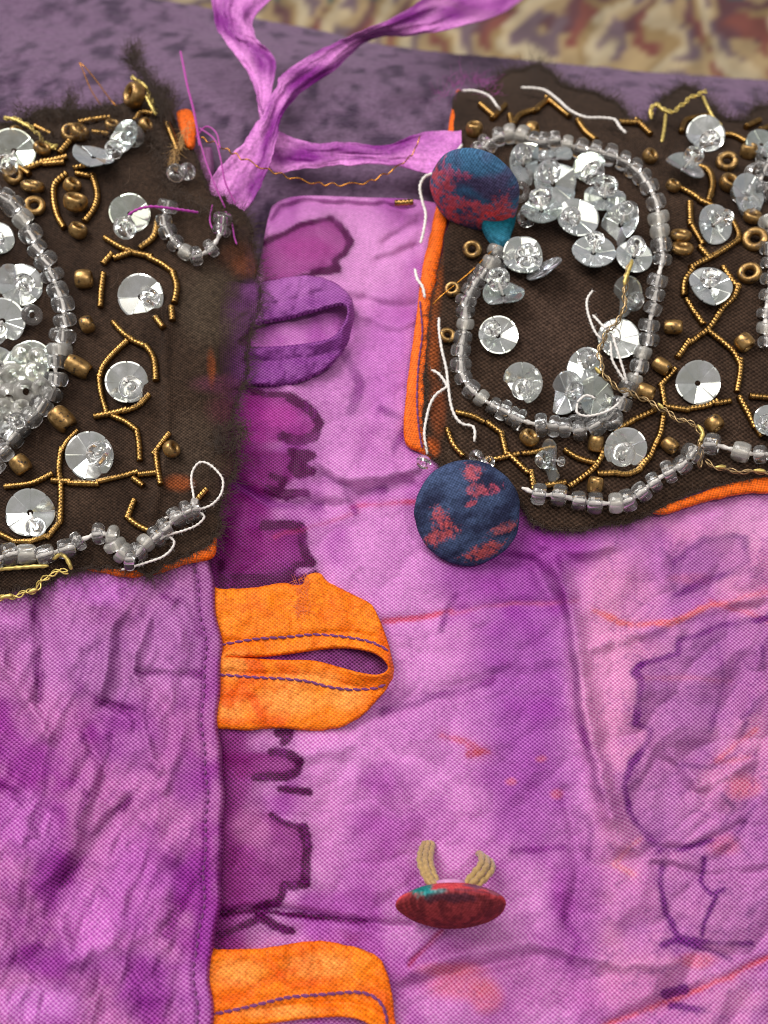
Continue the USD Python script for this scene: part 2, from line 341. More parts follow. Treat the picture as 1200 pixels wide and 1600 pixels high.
bead_gold = look('bead_gold', {
    'geo': ('geometry', {}), 'n': ('noise_texture', {'scale': 1500.0, 'detail': 4.0, 'roughness': 0.7}),
    'r': ('rgb_ramp', {'ramp': [(0.36, lin(34, 24, 14)), (0.44, lin(150, 116, 68)), (0.7, lin(198, 162, 106))]}),
    'mt': ('map_range', {'value': 0.5, 'from_min': 0.36, 'from_max': 0.46, 'to_min': 0.0, 'to_max': 0.85, 'clamp': True}),
    'bp': ('bump', {'strength': 0.3, 'distance': 0.06 * MM}),
    'p': ('principled_bsdf', {'roughness': 0.36})},
    [('geo.position', 'n.vector'), ('n.fac', 'r.fac'), ('r.color', 'p.base_color'), ('n.fac', 'mt.value'), ('mt.result', 'p.metallic'), ('n.fac', 'bp.height'), ('bp.normal', 'p.normal')], 'p.BSDF')
glass = look('clear_glass', {'geo': ('geometry', {}), 'n': ('noise_texture', {'scale': 900.0}), 'bp': ('bump', {'strength': 0.15, 'distance': 0.1 * MM}),
    'p': ('principled_bsdf', {'base_color': (0.97, 0.965, 0.955), 'roughness': 0.05, 'transmission_weight': 0.95, 'ior': 1.5, 'specular_ior_level': 0.6})},
    [('geo.position', 'n.vector'), ('n.fac', 'bp.height'), ('bp.normal', 'p.normal')], 'p.BSDF')
milky = look('cloudy_glass', {'p': ('principled_bsdf', {'base_color': (0.95, 0.935, 0.88), 'roughness': 0.1, 'transmission_weight': 0.8, 'ior': 1.48, 'specular_ior_level': 0.6})}, [], 'p.BSDF')
def sequin_look(name, tint, clear):
    return look(name, {
        'geo': ('geometry', {}), 'n': ('noise_texture', {'scale': 700.0, 'detail': 3.0}),
        'r': ('rgb_ramp', {'ramp': [(0.3, np.array(tint) * 0.82), (0.7, np.array(tint))]}),
        'rr': ('map_range', {'from_min': 0.3, 'from_max': 0.7, 'to_min': 0.07, 'to_max': 0.2}),
        'p': ('principled_bsdf', {'metallic': 0.8, 'coat_weight': 0.6, 'coat_roughness': 0.06, 'thin_film_thickness': 400.0, 'thin_film_ior': 1.4}),
        't': ('transparent_bsdf', {'color': (0.95, 0.95, 0.95)}), 'mx': ('mix_closure', {'fac': clear})},
        [('geo.position', 'n.vector'), ('n.fac', 'r.fac'), ('r.color', 'p.base_color'), ('n.fac', 'rr.value'), ('rr.result', 'p.roughness'), ('p.BSDF', 'mx.closure1'), ('t.BSDF', 'mx.closure2')], 'mx.closure')
sequin_silver = sequin_look('sequin_silver', (0.97, 0.975, 0.98), 0.06)
sequin_clear = sequin_look('sequin_clear', (0.92, 0.94, 0.92), 0.38)
plush = look('plush', {
    'dye': ('attribute', {'attribute': 'dye'}), 'geo': ('geometry', {}), 'n': ('noise_texture', {'scale': 1500.0, 'detail': 3.0}),
    'r': ('rgb_ramp', {'ramp': [(0.3, (0.72,) * 3), (0.7, (1.2,) * 3)]}), 'c': ('mix', {'mix_type': 'multiply', 'fac': 1.0}),
    'bp': ('bump', {'strength': 0.9, 'distance': 0.3 * MM}),
    'p': ('principled_bsdf', {'roughness': 0.95, 'specular_ior_level': 0.1, 'sheen_weight': 0.45, 'sheen_roughness': 0.45, 'sheen_tint': (0.75, 0.62, 0.8)})},
    [('geo.position', 'n.vector'), ('n.fac', 'r.fac'), ('dye.color', 'c.color1'), ('r.color', 'c.color2'), ('c.color', 'p.base_color'), ('n.fac', 'bp.height'), ('bp.normal', 'p.normal')], 'p.BSDF')
tapestry = look('tapestry', {
    'dye': ('attribute', {'attribute': 'dye'}), 'geo': ('geometry', {}), 'n': ('noise_texture', {'scale': 900.0, 'detail': 2.0}), 'bp': ('bump', {'strength': 0.6, 'distance': 0.3 * MM}),
    'p': ('principled_bsdf', {'roughness': 0.85})}, [('dye.color', 'p.base_color'), ('geo.position', 'n.vector'), ('n.fac', 'bp.height'), ('bp.normal', 'p.normal')], 'p.BSDF')

# ------------------------------------------------------------------ background: patterned cloth far below, plush blanket over the hill
def grid_mesh(X, Y, Z):
    ny, nx = X.shape; i = (np.arange(ny - 1)[:, None] * nx + np.arange(nx - 1)[None]).ravel()
    return np.stack([X, Y, Z], -1).reshape(-1, 3), np.vstack([np.stack([i, i + 1, i + nx + 1], 1), np.stack([i, i + nx + 1, i + nx], 1)])
X, Y = np.meshgrid(np.arange(-0.35, 0.36, 0.002), np.arange(0.10, 0.62, 0.002))
Z = -0.135 + 0.004 * (meshkit.noise(np.stack([X * 14, Y * 14, X * 0], -1), 3) - 0.5)
cr, al = 0.86 * X - 0.5 * Y, 0.5 * X + 0.86 * Y
w1 = meshkit.fbm(np.stack([cr * 40, al * 18, X * 0], -1), 3, 11); w2 = meshkit.fbm(np.stack([X * 26, Y * 26, X * 0 + 4], -1), 3, 12)
q = (cr + 0.05 * w1 + 0.03 * w2) * 300 + 40; k0 = np.floor(q).astype(int); fr_ = sm((q - k0 - 0.5) / 0.3 + 0.5)[..., None]
pal = np.array([lin(*c) for c in ((196, 168, 124), (160, 66, 58), (222, 200, 160), (84, 116, 92), (178, 148, 100), (116, 72, 78), (206, 178, 130), (132, 108, 118), (188, 140, 92), (222, 204, 168), (70, 104, 104), (150, 84, 74))])
cell = lambda k: pal[(k * 7 + k // 5 + 5 * np.floor(al * 45 + 2.3 * k + 1.5 * w2).astype(int)) % 12]
rc = cell(k0) * (1 - fr_) + cell(k0 + 1) * fr_
rc = rc * (0.28 + 0.45 * meshkit.fbm(np.stack([X * 160, Y * 110, X * 0], -1), 3, 14)[..., None])
part(None, 'patterned_cloth', grid_mesh(X, Y, Z), tapestry, dye=rc.reshape(-1, 3), label='blurred tan, plum and teal swirl patterned fabric far behind the purple blanket', cat='fabric')

X, Y = np.meshgrid(np.arange(-0.135, 0.136, 0.0007), np.arange(-0.10, 0.175, 0.0007))
Z = S(X, Y)
a = meshkit.fbm(np.stack([X * 420, Y * 420, Z * 420], -1), 3, 21) - 0.5; b = meshkit.fbm(np.stack([X * 60, Y * 60, Z * 60], -1), 3, 22) - 0.5
Z = Z + 0.9 * MM * a + 2.0 * MM * b * sm((Y - 0.045) / 0.02) - 0.9 * MM
fold = np.exp(-(((X + 0.085) / 0.075) ** 2 + ((Y - 0.128 - 0.1 * X) / 0.018) ** 2)); Z = Z + 0.012 * fold
nb = meshkit.fbm(np.stack([X * 470, Y * 240, Z * 60], -1), 3, 25) - 0.5
mix = sm(0.86 + 3.6 * nb + 0.35 * b)
bc = lin(54, 38, 60)[None, None] * (1 - mix[..., None]) + lin(108, 84, 110)[None, None] * mix[..., None]
part(None, 'plush_blanket', grid_mesh(X, Y, Z), plush, dye=bc.reshape(-1, 3), label='soft mottled purple-grey plush blanket lying under the opened garment', cat='blanket')
#GARMENT
# ------------------------------------------------------------------ right front of the garment: hand-dyed silk, the lower layer
H_R, H_L = 1.3 * MM, 2.9 * MM
right_creases = [  # points, width px, height mm
    ([(870, 885), (892, 950), (902, 1020), (912, 1100), (935, 1200), (955, 1275)], 20, 0.9), ([(955, 1275), (975, 1320), (1000, 1330), (1030, 1345)], 18, 0.4),
    ([(340, 1425), (440, 1422), (560, 1438), (640, 1450)], 9, -0.35), ([(505, 745), (560, 772), (640, 758)], 14, -0.4), ([(360, 750), (420, 790), (520, 792), (570, 780)], 14, -0.4),
    ([(500, 720), (540, 745), (600, 742), (650, 730)], 12, 0.35), ([(545, 468), (600, 480), (650, 478)], 12, -0.3), ([(560, 490), (620, 510), (650, 500)], 10, 0.25),
    ([(600, 1110), (680, 1085), (760, 1062), (860, 1050)], 18, -0.3), ([(600, 975), (660, 965), (720, 955), (900, 940)], 14, -0.25), ([(640, 1520), (720, 1490), (830, 1470), (960, 1505), (1060, 1505)], 16, 0.4),
    ([(620, 1545), (720, 1515), (840, 1495)], 12, -0.3), ([(425, 345), (440, 325), (475, 318), (560, 320), (645, 324)], 6, -0.45), ([(600, 380), (625, 365), (650, 350)], 9, -0.3), ([(590, 410), (615, 400), (650, 385)], 9, -0.3),
    ([(780, 870), (830, 880), (860, 930), (880, 965)], 14, -0.45), ([(850, 850), (900, 862), (960, 850)], 14, 0.4), ([(1010, 1330), (1080, 1325), (1160, 1290)], 10, -0.35), ([(1020, 1350), (1100, 1370), (1200, 1360)], 10, -0.3),
    ([(930, 1010), (1000, 990), (1100, 950), (1200, 930)], 12, 0.3), ([(950, 1600), (1050, 1560), (1130, 1530), (1210, 1495)], 12, -0.35), ([(1050, 1180), (1090, 1230), (1180, 1190)], 12, 0.35),
    ([(640, 1505), (665, 1480), (692, 1455)], 6, -0.25), ([(470, 1180), (560, 1160), (600, 1200), (640, 1290)], 20, 0.3), ([(880, 1240), (900, 1300), (905, 1370), (890, 1450)], 14, -0.35)]
def H_right(x, y, d):
    h = H_R + 0.7 * MM * fb(x, y, 170, 41, 2) + 0.85 * MM * fb(x, y, 55, 42, 3) + 0.12 * MM * fb(x, y, 17, 40, 2)
    k = sm((x - 880) / 140) * sm((y - 780) / 120)              # crinkled dye-work on the right
    wx_ = x + 40 * fb(x, y, 70, 39, 2); r = 1 - np.abs(2 * fb(wx_ * 1.1, y * 0.9 + wx_ * 0.4, 84, 43, 3)) * 2
    h = h + k * (0.6 * MM * r + 0.3 * MM * fb(x, y, 26, 44, 2) + 1.05 * MM * facets(x, y, 62, 1.3, 0.6, 141)) + (1 - k) * 0.5 * MM * facets(x, y, 75, 1.2, 1.2, 142)
    k2 = sm((340 + 360 - x) / 200) * sm((y - 560) / 150)
    h = h + 0.25 * MM * k2 * fb(x - 0.3 * y, y, 30, 45, 3)
    bw = sm(1 - np.abs(x - 900) / 70) * sm((y - 1080) / 200)
    h = h + 0.5 * MM * bw * fb(x, y, 15, 47, 3)
    for p, w, a in right_creases: h = h + 1.8 * a * MM * crease(x + 12 * fb(x, y, 30, 46, 2), y + 12 * fb(x, y, 30, 48, 2), p, w * 0.8)
    # the patch side presses the silk down under it
    return h - 0.35 * MM * np.clip(1 - d / 9, 0, 1) ** 2
PLUM, DARK, LILAC, VIOLET, INK = (112, 30, 108), (50, 4, 38), (214, 130, 212), (156, 66, 164), (48, 12, 58)
def dye_shade_right(x, y):
    P_ = Paint(x, y, 4.5, 51); n = fb(x, y, 130, 52, 3) + 0.6 * fb(x, y, 38, 53, 3)
    t = sm(0.55 + 2.1 * n)[:, None]; P_.c = lin(154, 60, 156) * (1 - t) + lin(212, 126, 208) * t
    e = (sm((x - 900) / 60) * sm((y - 790) / 60))[:, None] * 0.75; pk = lin(206, 122, 176) * t + lin(176, 98, 176) * (1 - t); P_.c = P_.c * (1 - e) + pk * e
    for b in [(600, 930, 70, 130, LILAC, .5), (560, 400, 70, 70, (222, 140, 216), .7), (680, 1150, 70, 110, LILAC, .55), (520, 640, 45, 80, LILAC, .6), (560, 740, 60, 30, LILAC, .5), (600, 560, 45, 90, (196, 100, 200), .5),
              (820, 1060, 75, 190, (132, 44, 146), .85), (830, 1250, 70, 90, (138, 50, 148), .7), (760, 900, 90, 45, (140, 50, 150), .75), (850, 860, 60, 30, (126, 38, 134), .75), (500, 1290, 40, 90, (206, 120, 196), .6), (560, 1150, 50, 50, LILAC, .4),  # deep purple here includes shade painted below the navy button and beside the fold
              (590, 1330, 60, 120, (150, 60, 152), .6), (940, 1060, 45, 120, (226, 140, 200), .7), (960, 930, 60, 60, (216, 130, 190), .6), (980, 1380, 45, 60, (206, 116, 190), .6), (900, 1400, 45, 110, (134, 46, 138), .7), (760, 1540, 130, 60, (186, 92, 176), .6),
              (1080, 1080, 70, 100, (170, 100, 172), .6), (1050, 880, 70, 40, (176, 92, 174), .5), (1160, 1060, 40, 70, (200, 112, 186), .5), (1170, 820, 50, 40, (226, 150, 210), .6), (1050, 1250, 50, 60, (182, 104, 180), .6), (1140, 1400, 70, 110, (206, 118, 190), .5), (1000, 1560, 120, 40, (196, 98, 180), .5)]:
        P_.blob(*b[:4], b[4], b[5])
    P_.c = grade(P_.c)
    # plum wash along the left, under the upper front
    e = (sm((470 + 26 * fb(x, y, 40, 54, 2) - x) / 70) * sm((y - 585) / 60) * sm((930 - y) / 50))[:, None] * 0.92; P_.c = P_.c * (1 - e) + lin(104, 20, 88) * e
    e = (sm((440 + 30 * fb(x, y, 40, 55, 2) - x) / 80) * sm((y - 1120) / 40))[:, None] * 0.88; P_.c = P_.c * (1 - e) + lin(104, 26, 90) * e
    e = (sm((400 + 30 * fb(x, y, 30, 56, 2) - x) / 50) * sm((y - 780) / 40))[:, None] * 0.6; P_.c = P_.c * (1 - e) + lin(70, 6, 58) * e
    for pl, c in [([(405, 405), (412, 372), (470, 352), (515, 340), (530, 352), (548, 376), (540, 396), (526, 406), (528, 421), (478, 426), (410, 447)], (122, 24, 100)), ([(380, 612), (455, 618), (490, 640), (500, 660), (490, 682), (460, 690), (380, 690)], (128, 24, 108)),
                  ([(355, 820), (474, 822), (478, 862), (486, 880), (440, 892), (355, 895)], (92, 14, 76)), ([(345, 1175), (448, 1178), (472, 1192), (465, 1206), (440, 1214), (345, 1216)], (104, 20, 86)),
                  ([(345, 1262), (420, 1272), (450, 1288), (476, 1290), (480, 1325), (476, 1380), (444, 1385), (436, 1412), (345, 1418)], (108, 28, 92)), ([(345, 700), (450, 705), (470, 740), (440, 760), (345, 800)], (94, 16, 78)), ([(342, 900), (480, 898), (490, 912), (342, 925)], (70, 8, 60)), ([(300, 1010), (470, 1000), (560, 1000), (606, 1020), (606, 1058), (560, 1062), (440, 1050), (300, 1050)], (34, 2, 24))]:  # last pool: dark dye plus painted shade inside the orange loop slit
        P_.pool(pl, c, 0.85, 6)
    P_.blob(392, 1292, 32, 30, (166, 84, 146), .7); P_.blob(440, 650, 26, 18, (160, 40, 136), .7); P_.blob(480, 390, 40, 18, (140, 40, 116), .6); P_.blob(420, 850, 26, 18, (128, 38, 110), .5)
    for pts, w in [([(515, 340), (530, 353), (548, 377), (538, 396), (525, 406), (528, 422), (490, 425)], 9), ([(408, 380), (470, 353), (518, 341)], 5), ([(408, 446), (440, 438), (528, 421)], 6),
                   ([(452, 622), (485, 640), (499, 660), (490, 682), (466, 690), (440, 682)], 12), ([(385, 612), (452, 618)], 6), ([(455, 706), (486, 711), (466, 724), (488, 736)], 11), ([(488, 736), (470, 742), (455, 728), (462, 712)], 9), ([(420, 766), (448, 771), (478, 770)], 13), ([(425, 742), (444, 748), (440, 756)], 7),
                   ([(412, 822), (472, 821), (476, 850), (478, 868), (486, 880)], 11), ([(486, 880), (458, 886), (445, 896)], 8), ([(345, 925), (420, 908), (480, 905), (492, 898)], 10), ([(345, 905), (420, 900), (455, 893)], 9), ([(345, 880), (345, 915)], 8),
                   ([(436, 1146), (452, 1146), (444, 1160)], 11), ([(425, 1175), (450, 1178), (470, 1191), (465, 1206), (442, 1212), (400, 1214)], 10), ([(438, 1232), (481, 1236)], 8), ([(425, 1274), (450, 1288), (474, 1290)], 7),
                   ([(474, 1290), (480, 1322), (476, 1380)], 13), ([(476, 1382), (446, 1385), (438, 1408), (400, 1420)], 10), ([(345, 1425), (420, 1424), (490, 1432), (570, 1440)], 5), ([(405, 1432), (430, 1446), (455, 1454)], 10), ([(345, 1460), (400, 1440)], 8)]:
        P_.line(pts, w, DARK, 0.96, 3, 0.25)
    for pts, w, c, a in [([(550, 792), (600, 786), (665, 781)], 4, (186, 40, 70), .7), ([(600, 972), (655, 966), (705, 954)], 4, (196, 56, 84), .75), ([(705, 960), (760, 946), (900, 940)], 3, (190, 80, 120), .5), ([(930, 955), (970, 975), (1050, 973), (1112, 945), (1200, 924)], 5, (212, 96, 90), .7),
                         ([(1108, 938), (1200, 970)], 4, (206, 80, 90), .5), ([(690, 1148), (730, 1158), (750, 1176)], 7, (190, 70, 80), .55), ([(735, 1178), (762, 1176)], 8, (176, 50, 50), .6), ([(640, 1508), (665, 1480), (692, 1454)], 2.5, (150, 30, 60), .7), ([(945, 1602), (1050, 1562), (1130, 1531), (1205, 1492)], 5, (196, 66, 60), .7),
                         ([(1000, 1060), (1080, 1060), (1140, 1066)], 4, (210, 110, 110), .5), ([(430, 840), (560, 800)], 3, (170, 40, 70), .3), ([(1180, 1140), (1120, 1190), (1170, 1185)], 5, (206, 90, 90), .5), ([(1000, 1310), (960, 1350), (990, 1365)], 6, (220, 130, 140), .5)]:
        P_.line(pts, w, c, a, 4)
    for cx, cy, rx, ry in [(720, 1540, 50, 22), (760, 1560, 24, 24), (705, 1515, 50, 10), (845, 1186, 8, 6), (800, 1222, 8, 6), (870, 1240, 10, 7), (1130, 1320, 26, 16), (1090, 1500, 30, 12), (1160, 1230, 26, 18), (1080, 905, 30, 9)]: P_.blob(cx, cy, rx, ry, (204, 92, 96), .5)
    for pl, a in (([(1052, 878), (1100, 842), (1165, 838), (1168, 880), (1110, 910), (1052, 932)], .6), ([(1062, 1000), (1060, 1022), (990, 1050), (1002, 1062), (992, 1132), (1016, 1142), (1100, 1140), (1190, 1110), (1200, 966), (1130, 978)], .6), ([(1016, 1142), (985, 1195), (975, 1230), (984, 1270), (1005, 1300), (1030, 1328), (1062, 1250), (1110, 1190), (1110, 1140)], .55), ([(1060, 1320), (1150, 1280), (1210, 1290), (1210, 1450), (1120, 1470), (1040, 1425)], .4)):
        P_.pool(pl, (140, 74, 142), a, 9)
    for pts, w in [([(1035, 860), (1052, 878), (1100, 842), (1165, 838), (1168, 880), (1110, 910), (1052, 932)], 8), ([(1052, 878), (1048, 905), (1056, 930), (1100, 905), (1180, 890)], 7), ([(1200, 966), (1130, 978), (1062, 1000), (1060, 1022), (1000, 1040)], 8), ([(1002, 1040), (990, 1050), (1002, 1062), (998, 1100), (992, 1132), (1016, 1142), (1012, 1160), (985, 1195), (975, 1230), (984, 1270), (1005, 1300), (1030, 1328)], 11),
                   ([(1030, 1330), (1062, 1325), (1110, 1312)], 6), ([(1035, 1345), (1032, 1380), (1040, 1425), (1062, 1465)], 8), ([(1035, 1476), (1066, 1466), (1120, 1474), (1172, 1473)], 8), ([(1062, 1470), (1105, 1482), (1140, 1500)], 6), ([(1040, 1552), (1070, 1547)], 13), ([(1050, 1572), (1100, 1578)], 8),
                   ([(1060, 1195), (1110, 1200), (1150, 1180), (1165, 1130)], 5), ([(1120, 1000), (1130, 1060), (1110, 1140)], 8), ([(1190, 1010), (1200, 1080), (1160, 1120)], 6), ([(1100, 1340), (1096, 1380), (1110, 1398), (1130, 1390)], 5), ([(1120, 1400), (1100, 1440), (1096, 1460)], 4), ([(1180, 1260), (1150, 1310), (1175, 1340)], 5), ([(1200, 1400), (1165, 1430)], 6), ([(1130, 1290), (1145, 1260), (1130, 1240)], 5)]:
        P_.line(pts, w * 0.85, (84, 34, 98), 0.45 if pts[0] in ((1060, 1195), (1120, 1000), (1190, 1010), (1180, 1260), (1035, 860), (1052, 878), (1130, 1290), (1200, 1400)) else 0.85, 4.0, 0.8)
    for pts, w in [([(872, 870), (884, 945), (898, 1030), (905, 1120), (930, 1215), (950, 1265)], 6), ([(905, 1270), (925, 1290), (918, 1340)], 7), ([(780, 860), (830, 870), (868, 900), (884, 950)], 8), ([(540, 555), (562, 600), (548, 640)], 12), ([(505, 745), (560, 772), (600, 766)], 6), ([(360, 752), (420, 788), (500, 790)], 6), ([(540, 770), (556, 800)], 5), ([(600, 1112), (700, 1084), (770, 1062)], 7), ([(800, 1330), (880, 1325)], 5), ([(690, 985), (700, 950), (712, 930)], 3), ([(595, 640), (640, 660), (615, 700)], 6), ([(880, 1430), (905, 1470), (890, 1500)], 6)]:
        P_.line(pts, w, (100, 30, 104), 0.7, 7)  # crease and fold shade painted as dark lines on the silk
    v = np.abs(fb(x, y, 34, 57, 4)); e = ((v < 0.012) * sm((x - 860) / 100) * sm((y - 800) / 60))[:, None] * 0.4; P_.c = P_.c * (1 - e) + lin(112, 50, 120) * e
    v = np.abs(fb(x, y, 48, 58, 4)); e = (sm(1 - v / 0.02) * sm((y - 440) / 60))[:, None] * 0.28; P_.c = P_.c * (1 - e) + lin(126, 40, 126) * e
    return deep(P_.c)
right = thing('garment_front', 'right silk front of the garment, pink and lilac with plum dye stains, carrying the buttons', 'garment', P(760, 1200))
right_poly = poly([(418, 345), (430, 318), (470, 306), (560, 308), (652, 312), (760, 330), (1000, 340), (1430, 360), (1450, 900), (1450, 1500), (1430, 1740), (800, 1750), (300, 1740), (210, 1500), (215, 900), (330, 620), (395, 450)], True, 8)
mesh, col, uv = sheet(right_poly, H_right, 3.6, dye_shade_right, 0.3 * MM)
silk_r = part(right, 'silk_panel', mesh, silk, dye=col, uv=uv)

# ------------------------------------------------------------------ left front: the upper layer with a stitched hem and three button loops
left_creases = [([(55, 930), (62, 1010), (60, 1095)], 9, -0.6), ([(0, 1035), (35, 1080), (75, 1150)], 10, 0.6), ([(178, 970), (168, 1030), (152, 1095)], 9, 0.7), ([(152, 1095), (195, 1110), (205, 1112)], 8, -0.5), ([(205, 1020), (215, 1090), (240, 1190), (250, 1200)], 9, 0.6), ([(200, 1250), (150, 1310), (95, 1385), (75, 1430)], 11, -0.7), ([(120, 1300), (135, 1240), (160, 1150)], 10, 0.4),
    ([(290, 1140), (270, 1190), (255, 1230)], 10, 0.5), ([(340, 1330), (300, 1370), (260, 1450)], 12, -0.6), ([(200, 1240), (240, 1300), (270, 1340)], 12, 0.5), ([(20, 1400), (40, 1300), (60, 1220)], 14, 0.5), ([(0, 1230), (30, 1245), (40, 1260)], 8, -0.4), ([(90, 1440), (110, 1500), (180, 1470), (190, 1400)], 16, 0.6), ([(220, 1480), (190, 1540), (150, 1600)], 14, -0.5), ([(100, 1050), (130, 1010), (190, 960)], 12, 0.3), ([(130, 1140), (160, 1200), (155, 1240)], 9, -0.5), ([(230, 900), (280, 930), (300, 990)], 10, -0.3), ([(215, 1050), (300, 1055), (315, 1050)], 7, -0.35)]
def hem_x(y): return np.interp(y, [200, 860, 900, 1010, 1150, 1300, 1440, 1500, 1600, 1750], [330, 322, 334, 344, 342, 349, 338, 330, 331, 335]) + 2.5 * np.sin(y / 31.0) + 1.5 * np.sin(y / 13.0)
def H_left(x, y, d):
    e = hem_x(y) - x
    h = H_L + 0.4 * MM * fb(x, y, 120, 61, 2)
    k = sm((e - 30) / 40)
    h = h + k * (0.95 * MM * facets(x, y, 64, 2.8, -0.35, 143) + 0.12 * MM * facets(x, y, 26, 2.0, 0.5, 144) + 0.4 * MM * fb(x * 1.0 + 0.45 * y, y * 0.35, 30, 62, 3) + 0.35 * MM * (1 - 4 * np.abs(fb(x * 1.2 + 0.4 * y, y * 0.45, 34, 63, 3))))
    for p, w, a in left_creases: h = h + k * a * MM * crease(x + 10 * fb(x, y, 26, 64, 2), y, p, w)
    h = h + 0.12 * MM * np.exp(-((e - 12) / 9) ** 2) - 0.24 * MM * np.exp(-((e - 25) / 4) ** 2) + 0.10 * MM * np.exp(-((e - 12) / 12) ** 2) * fb(x, y, 12, 69, 2) * 2
    return h - 0.4 * MM * np.clip(1 - e / 5, 0, 1) ** 2
def dye_shade_left(x, y):
    P_ = Paint(x, y, 9, 65); n = fb(x, y, 80, 66, 4) + 0.4 * fb(x, y, 24, 67, 3)
    t = sm(0.52 + 2.0 * n)[:, None]; top = sm((1180 - y) / 260)[:, None]
    P_.c = (lin(142, 44, 148) * (1 - t) + lin(200, 108, 196) * t) * (1 - top) + (lin(152, 78, 156) * (1 - t) + lin(188, 110, 188) * t) * top
    P_.c = grade(P_.c) * [0.84, 0.80, 0.77]
    for b in [(170, 1045, 70, 60, (150, 88, 152), .6), (90, 1010, 60, 70, (172, 96, 172), .5), (270, 1010, 50, 80, (166, 96, 166), .6), (200, 1150, 50, 60, (132, 54, 138), .6), (80, 1360, 28, 60, (104, 24, 110), .7), (230, 1540, 45, 50, (112, 24, 120), .8), (100, 1500, 110, 24, (132, 36, 140), .6), (140, 1440, 45, 60, (204, 110, 200), .6), (60, 1570, 60, 30, (206, 120, 206), .7), (300, 1220, 34, 40, (126, 44, 130), .7), (290, 1370, 40, 30, (124, 36, 132), .6), (210, 1380, 50, 90, (176, 78, 178), .5), (40, 1290, 50, 50, (190, 98, 188), .6), (300, 1560, 26, 60, (176, 84, 178), .5), (40, 1180, 60, 30, (132, 50, 132), .5), (150, 920, 70, 22, (186, 96, 190), .6), (320, 1460, 20, 50, (124, 34, 132), .6), (20, 950, 40, 30, (204, 116, 200), .5)]:
        P_.blob(*b[:4], b[4], b[5])
    for pts, w, a in [([(55, 930), (62, 1010), (60, 1095)], 7, .7), ([(152, 1098), (200, 1108)], 6, .7), ([(200, 1250), (150, 1310), (95, 1385)], 7, .75), ([(0, 1230), (30, 1245), (38, 1262)], 6, .7), ([(210, 1050), (310, 1052)], 5, .6), ([(120, 1290), (135, 1240)], 8, .6), ([(250, 930), (292, 950), (310, 990)], 5, .5), ([(45, 1280), (60, 1305), (40, 1310)], 5, .5), ([(130, 1020), (110, 1060), (150, 1095)], 6, .5), ([(260, 1460), (300, 1380), (345, 1335)], 8, .6), ([(80, 1420), (60, 1480), (0, 1510)], 10, .5)]:
        P_.line(pts, w, (70, 12, 70), a, 7)  # shade of the creases painted in as dark lines
    e = hem_x(y) - x; k = sm(1 - np.abs(e - 25) / 7)[:, None] * 0.45; P_.c = P_.c * (1 - k) + lin(98, 26, 104) * k  # hem groove darkened in the colour, as painted shade
    v = np.abs(fb(x + 0.4 * y, y * 0.5, 30, 68, 4)); k = (sm(1 - v / 0.022))[:, None] * 0.35; P_.c = P_.c * (1 - k) + lin(112, 34, 118) * k
    return deep(P_.c)
left = thing('garment_front', 'left silk front of the garment, deep purple with a stitched hem and fabric button loops', 'garment', P(170, 1250))
ys = np.arange(230, 1752, 6.0)
left_poly = Polygon(np.vstack([np.stack([hem_x(ys), ys], 1), [(-250, 1750), (-250, 230)]])).buffer(0)
mesh, col, uv = sheet(left_poly, H_left, 3.4, dye_shade_left, 1.0 * MM, pitch=0.26, angle=0.06)
silk_l = part(left, 'silk_panel', mesh, silk, dye=col, uv=uv)
# hem stitches: small dark backstitches sunk in the groove
for y in np.arange(872, 1604, 15.0):
    a = [(hem_x(y) - 25 + rng.normal() * .7, y + rng.normal()), (hem_x(y + 5) - 24, y + 4.5), (hem_x(y + 10) - 25 + rng.normal() * .7, y + 9.5)]
    hh = H_left(np.array([q[0] for q in a]), np.array([q[1] for q in a]), np.zeros(3)) + np.array([-0.05, 0.1, -0.05]) * MM
    part(silk_l, 'hem_stitch', thread3(P([q[0] for q in a], [q[1] for q in a], hh), 0.105 * MM, n=5), purple_thread)

def loop(name, outer, slit, hfun, dyefun, mat, label, stitches=(), pitch=0.25, tip=None):
    pl = poly(outer, True, 8, rough=2.2, seed=len(outer), holes=[slit])
    mesh, col, uv = sheet(pl, hfun, 2.6, dyefun, 0.45 * MM, pitch=pitch, angle=0.12)
    lp = part(left, name, mesh, mat, dye=col, uv=uv, label=label)
    for line in stitches:
        c, s_ = resample(catmull(line, 8), 13.5)
        for a, b in zip(c[:-1], c[1:]):
            b = a + (b - a) * 0.93; t = np.linspace(0, 1, 5)[:, None]; q = a + (b - a) * t + np.array([[0, -1.2], [0, 0], [0, .6], [0, .8], [0, 1.6]])
            d = np.full(5, 14.0); hh = hfun(q[:, 0], q[:, 1], d) + np.array([0.0, 0.10, 0.13, 0.10, 0.0]) * MM
            part(lp, 'stitch', thread3(P(q[:, 0], q[:, 1], hh), 0.135 * MM, n=4), purple_thread)
    return lp
def loop_h(base, slit, tipx, seed, rise=1.1, ripple=0.5):
    sl = np.array(slit + [slit[0]], float)
    def H(x, y, d):
        ds = dist_line(x, y, sl)
        h = base + 0.15 * MM * sm(d / 14) + 0.4 * ripple * MM * facets(x, y, 26, 1.6, 0.3, seed + 100) + ripple * MM * fb(x, y, 34, seed, 3) + 0.8 * ripple * MM * (0.5 - np.abs(fb(x, y, 26, seed + 1, 3)) * 2)
        tip = sm((x - tipx + 120) / 150)
        h = h + (rise * 0.3 * MM + rise * MM * tip) * np.exp(-(ds / 11) ** 2) + 0.6 * MM * tip   # the inner rim stands up towards the tip
        h = h - 0.25 * MM * np.exp(-((ds - 24) / 5) ** 2)
        return h - 0.22 * MM * np.clip(1 - d / 4, 0, 1) ** 2
    return H
ORA = lambda seed, spots, pale=(): (lambda x, y: _ora(x, y, seed, spots, pale))
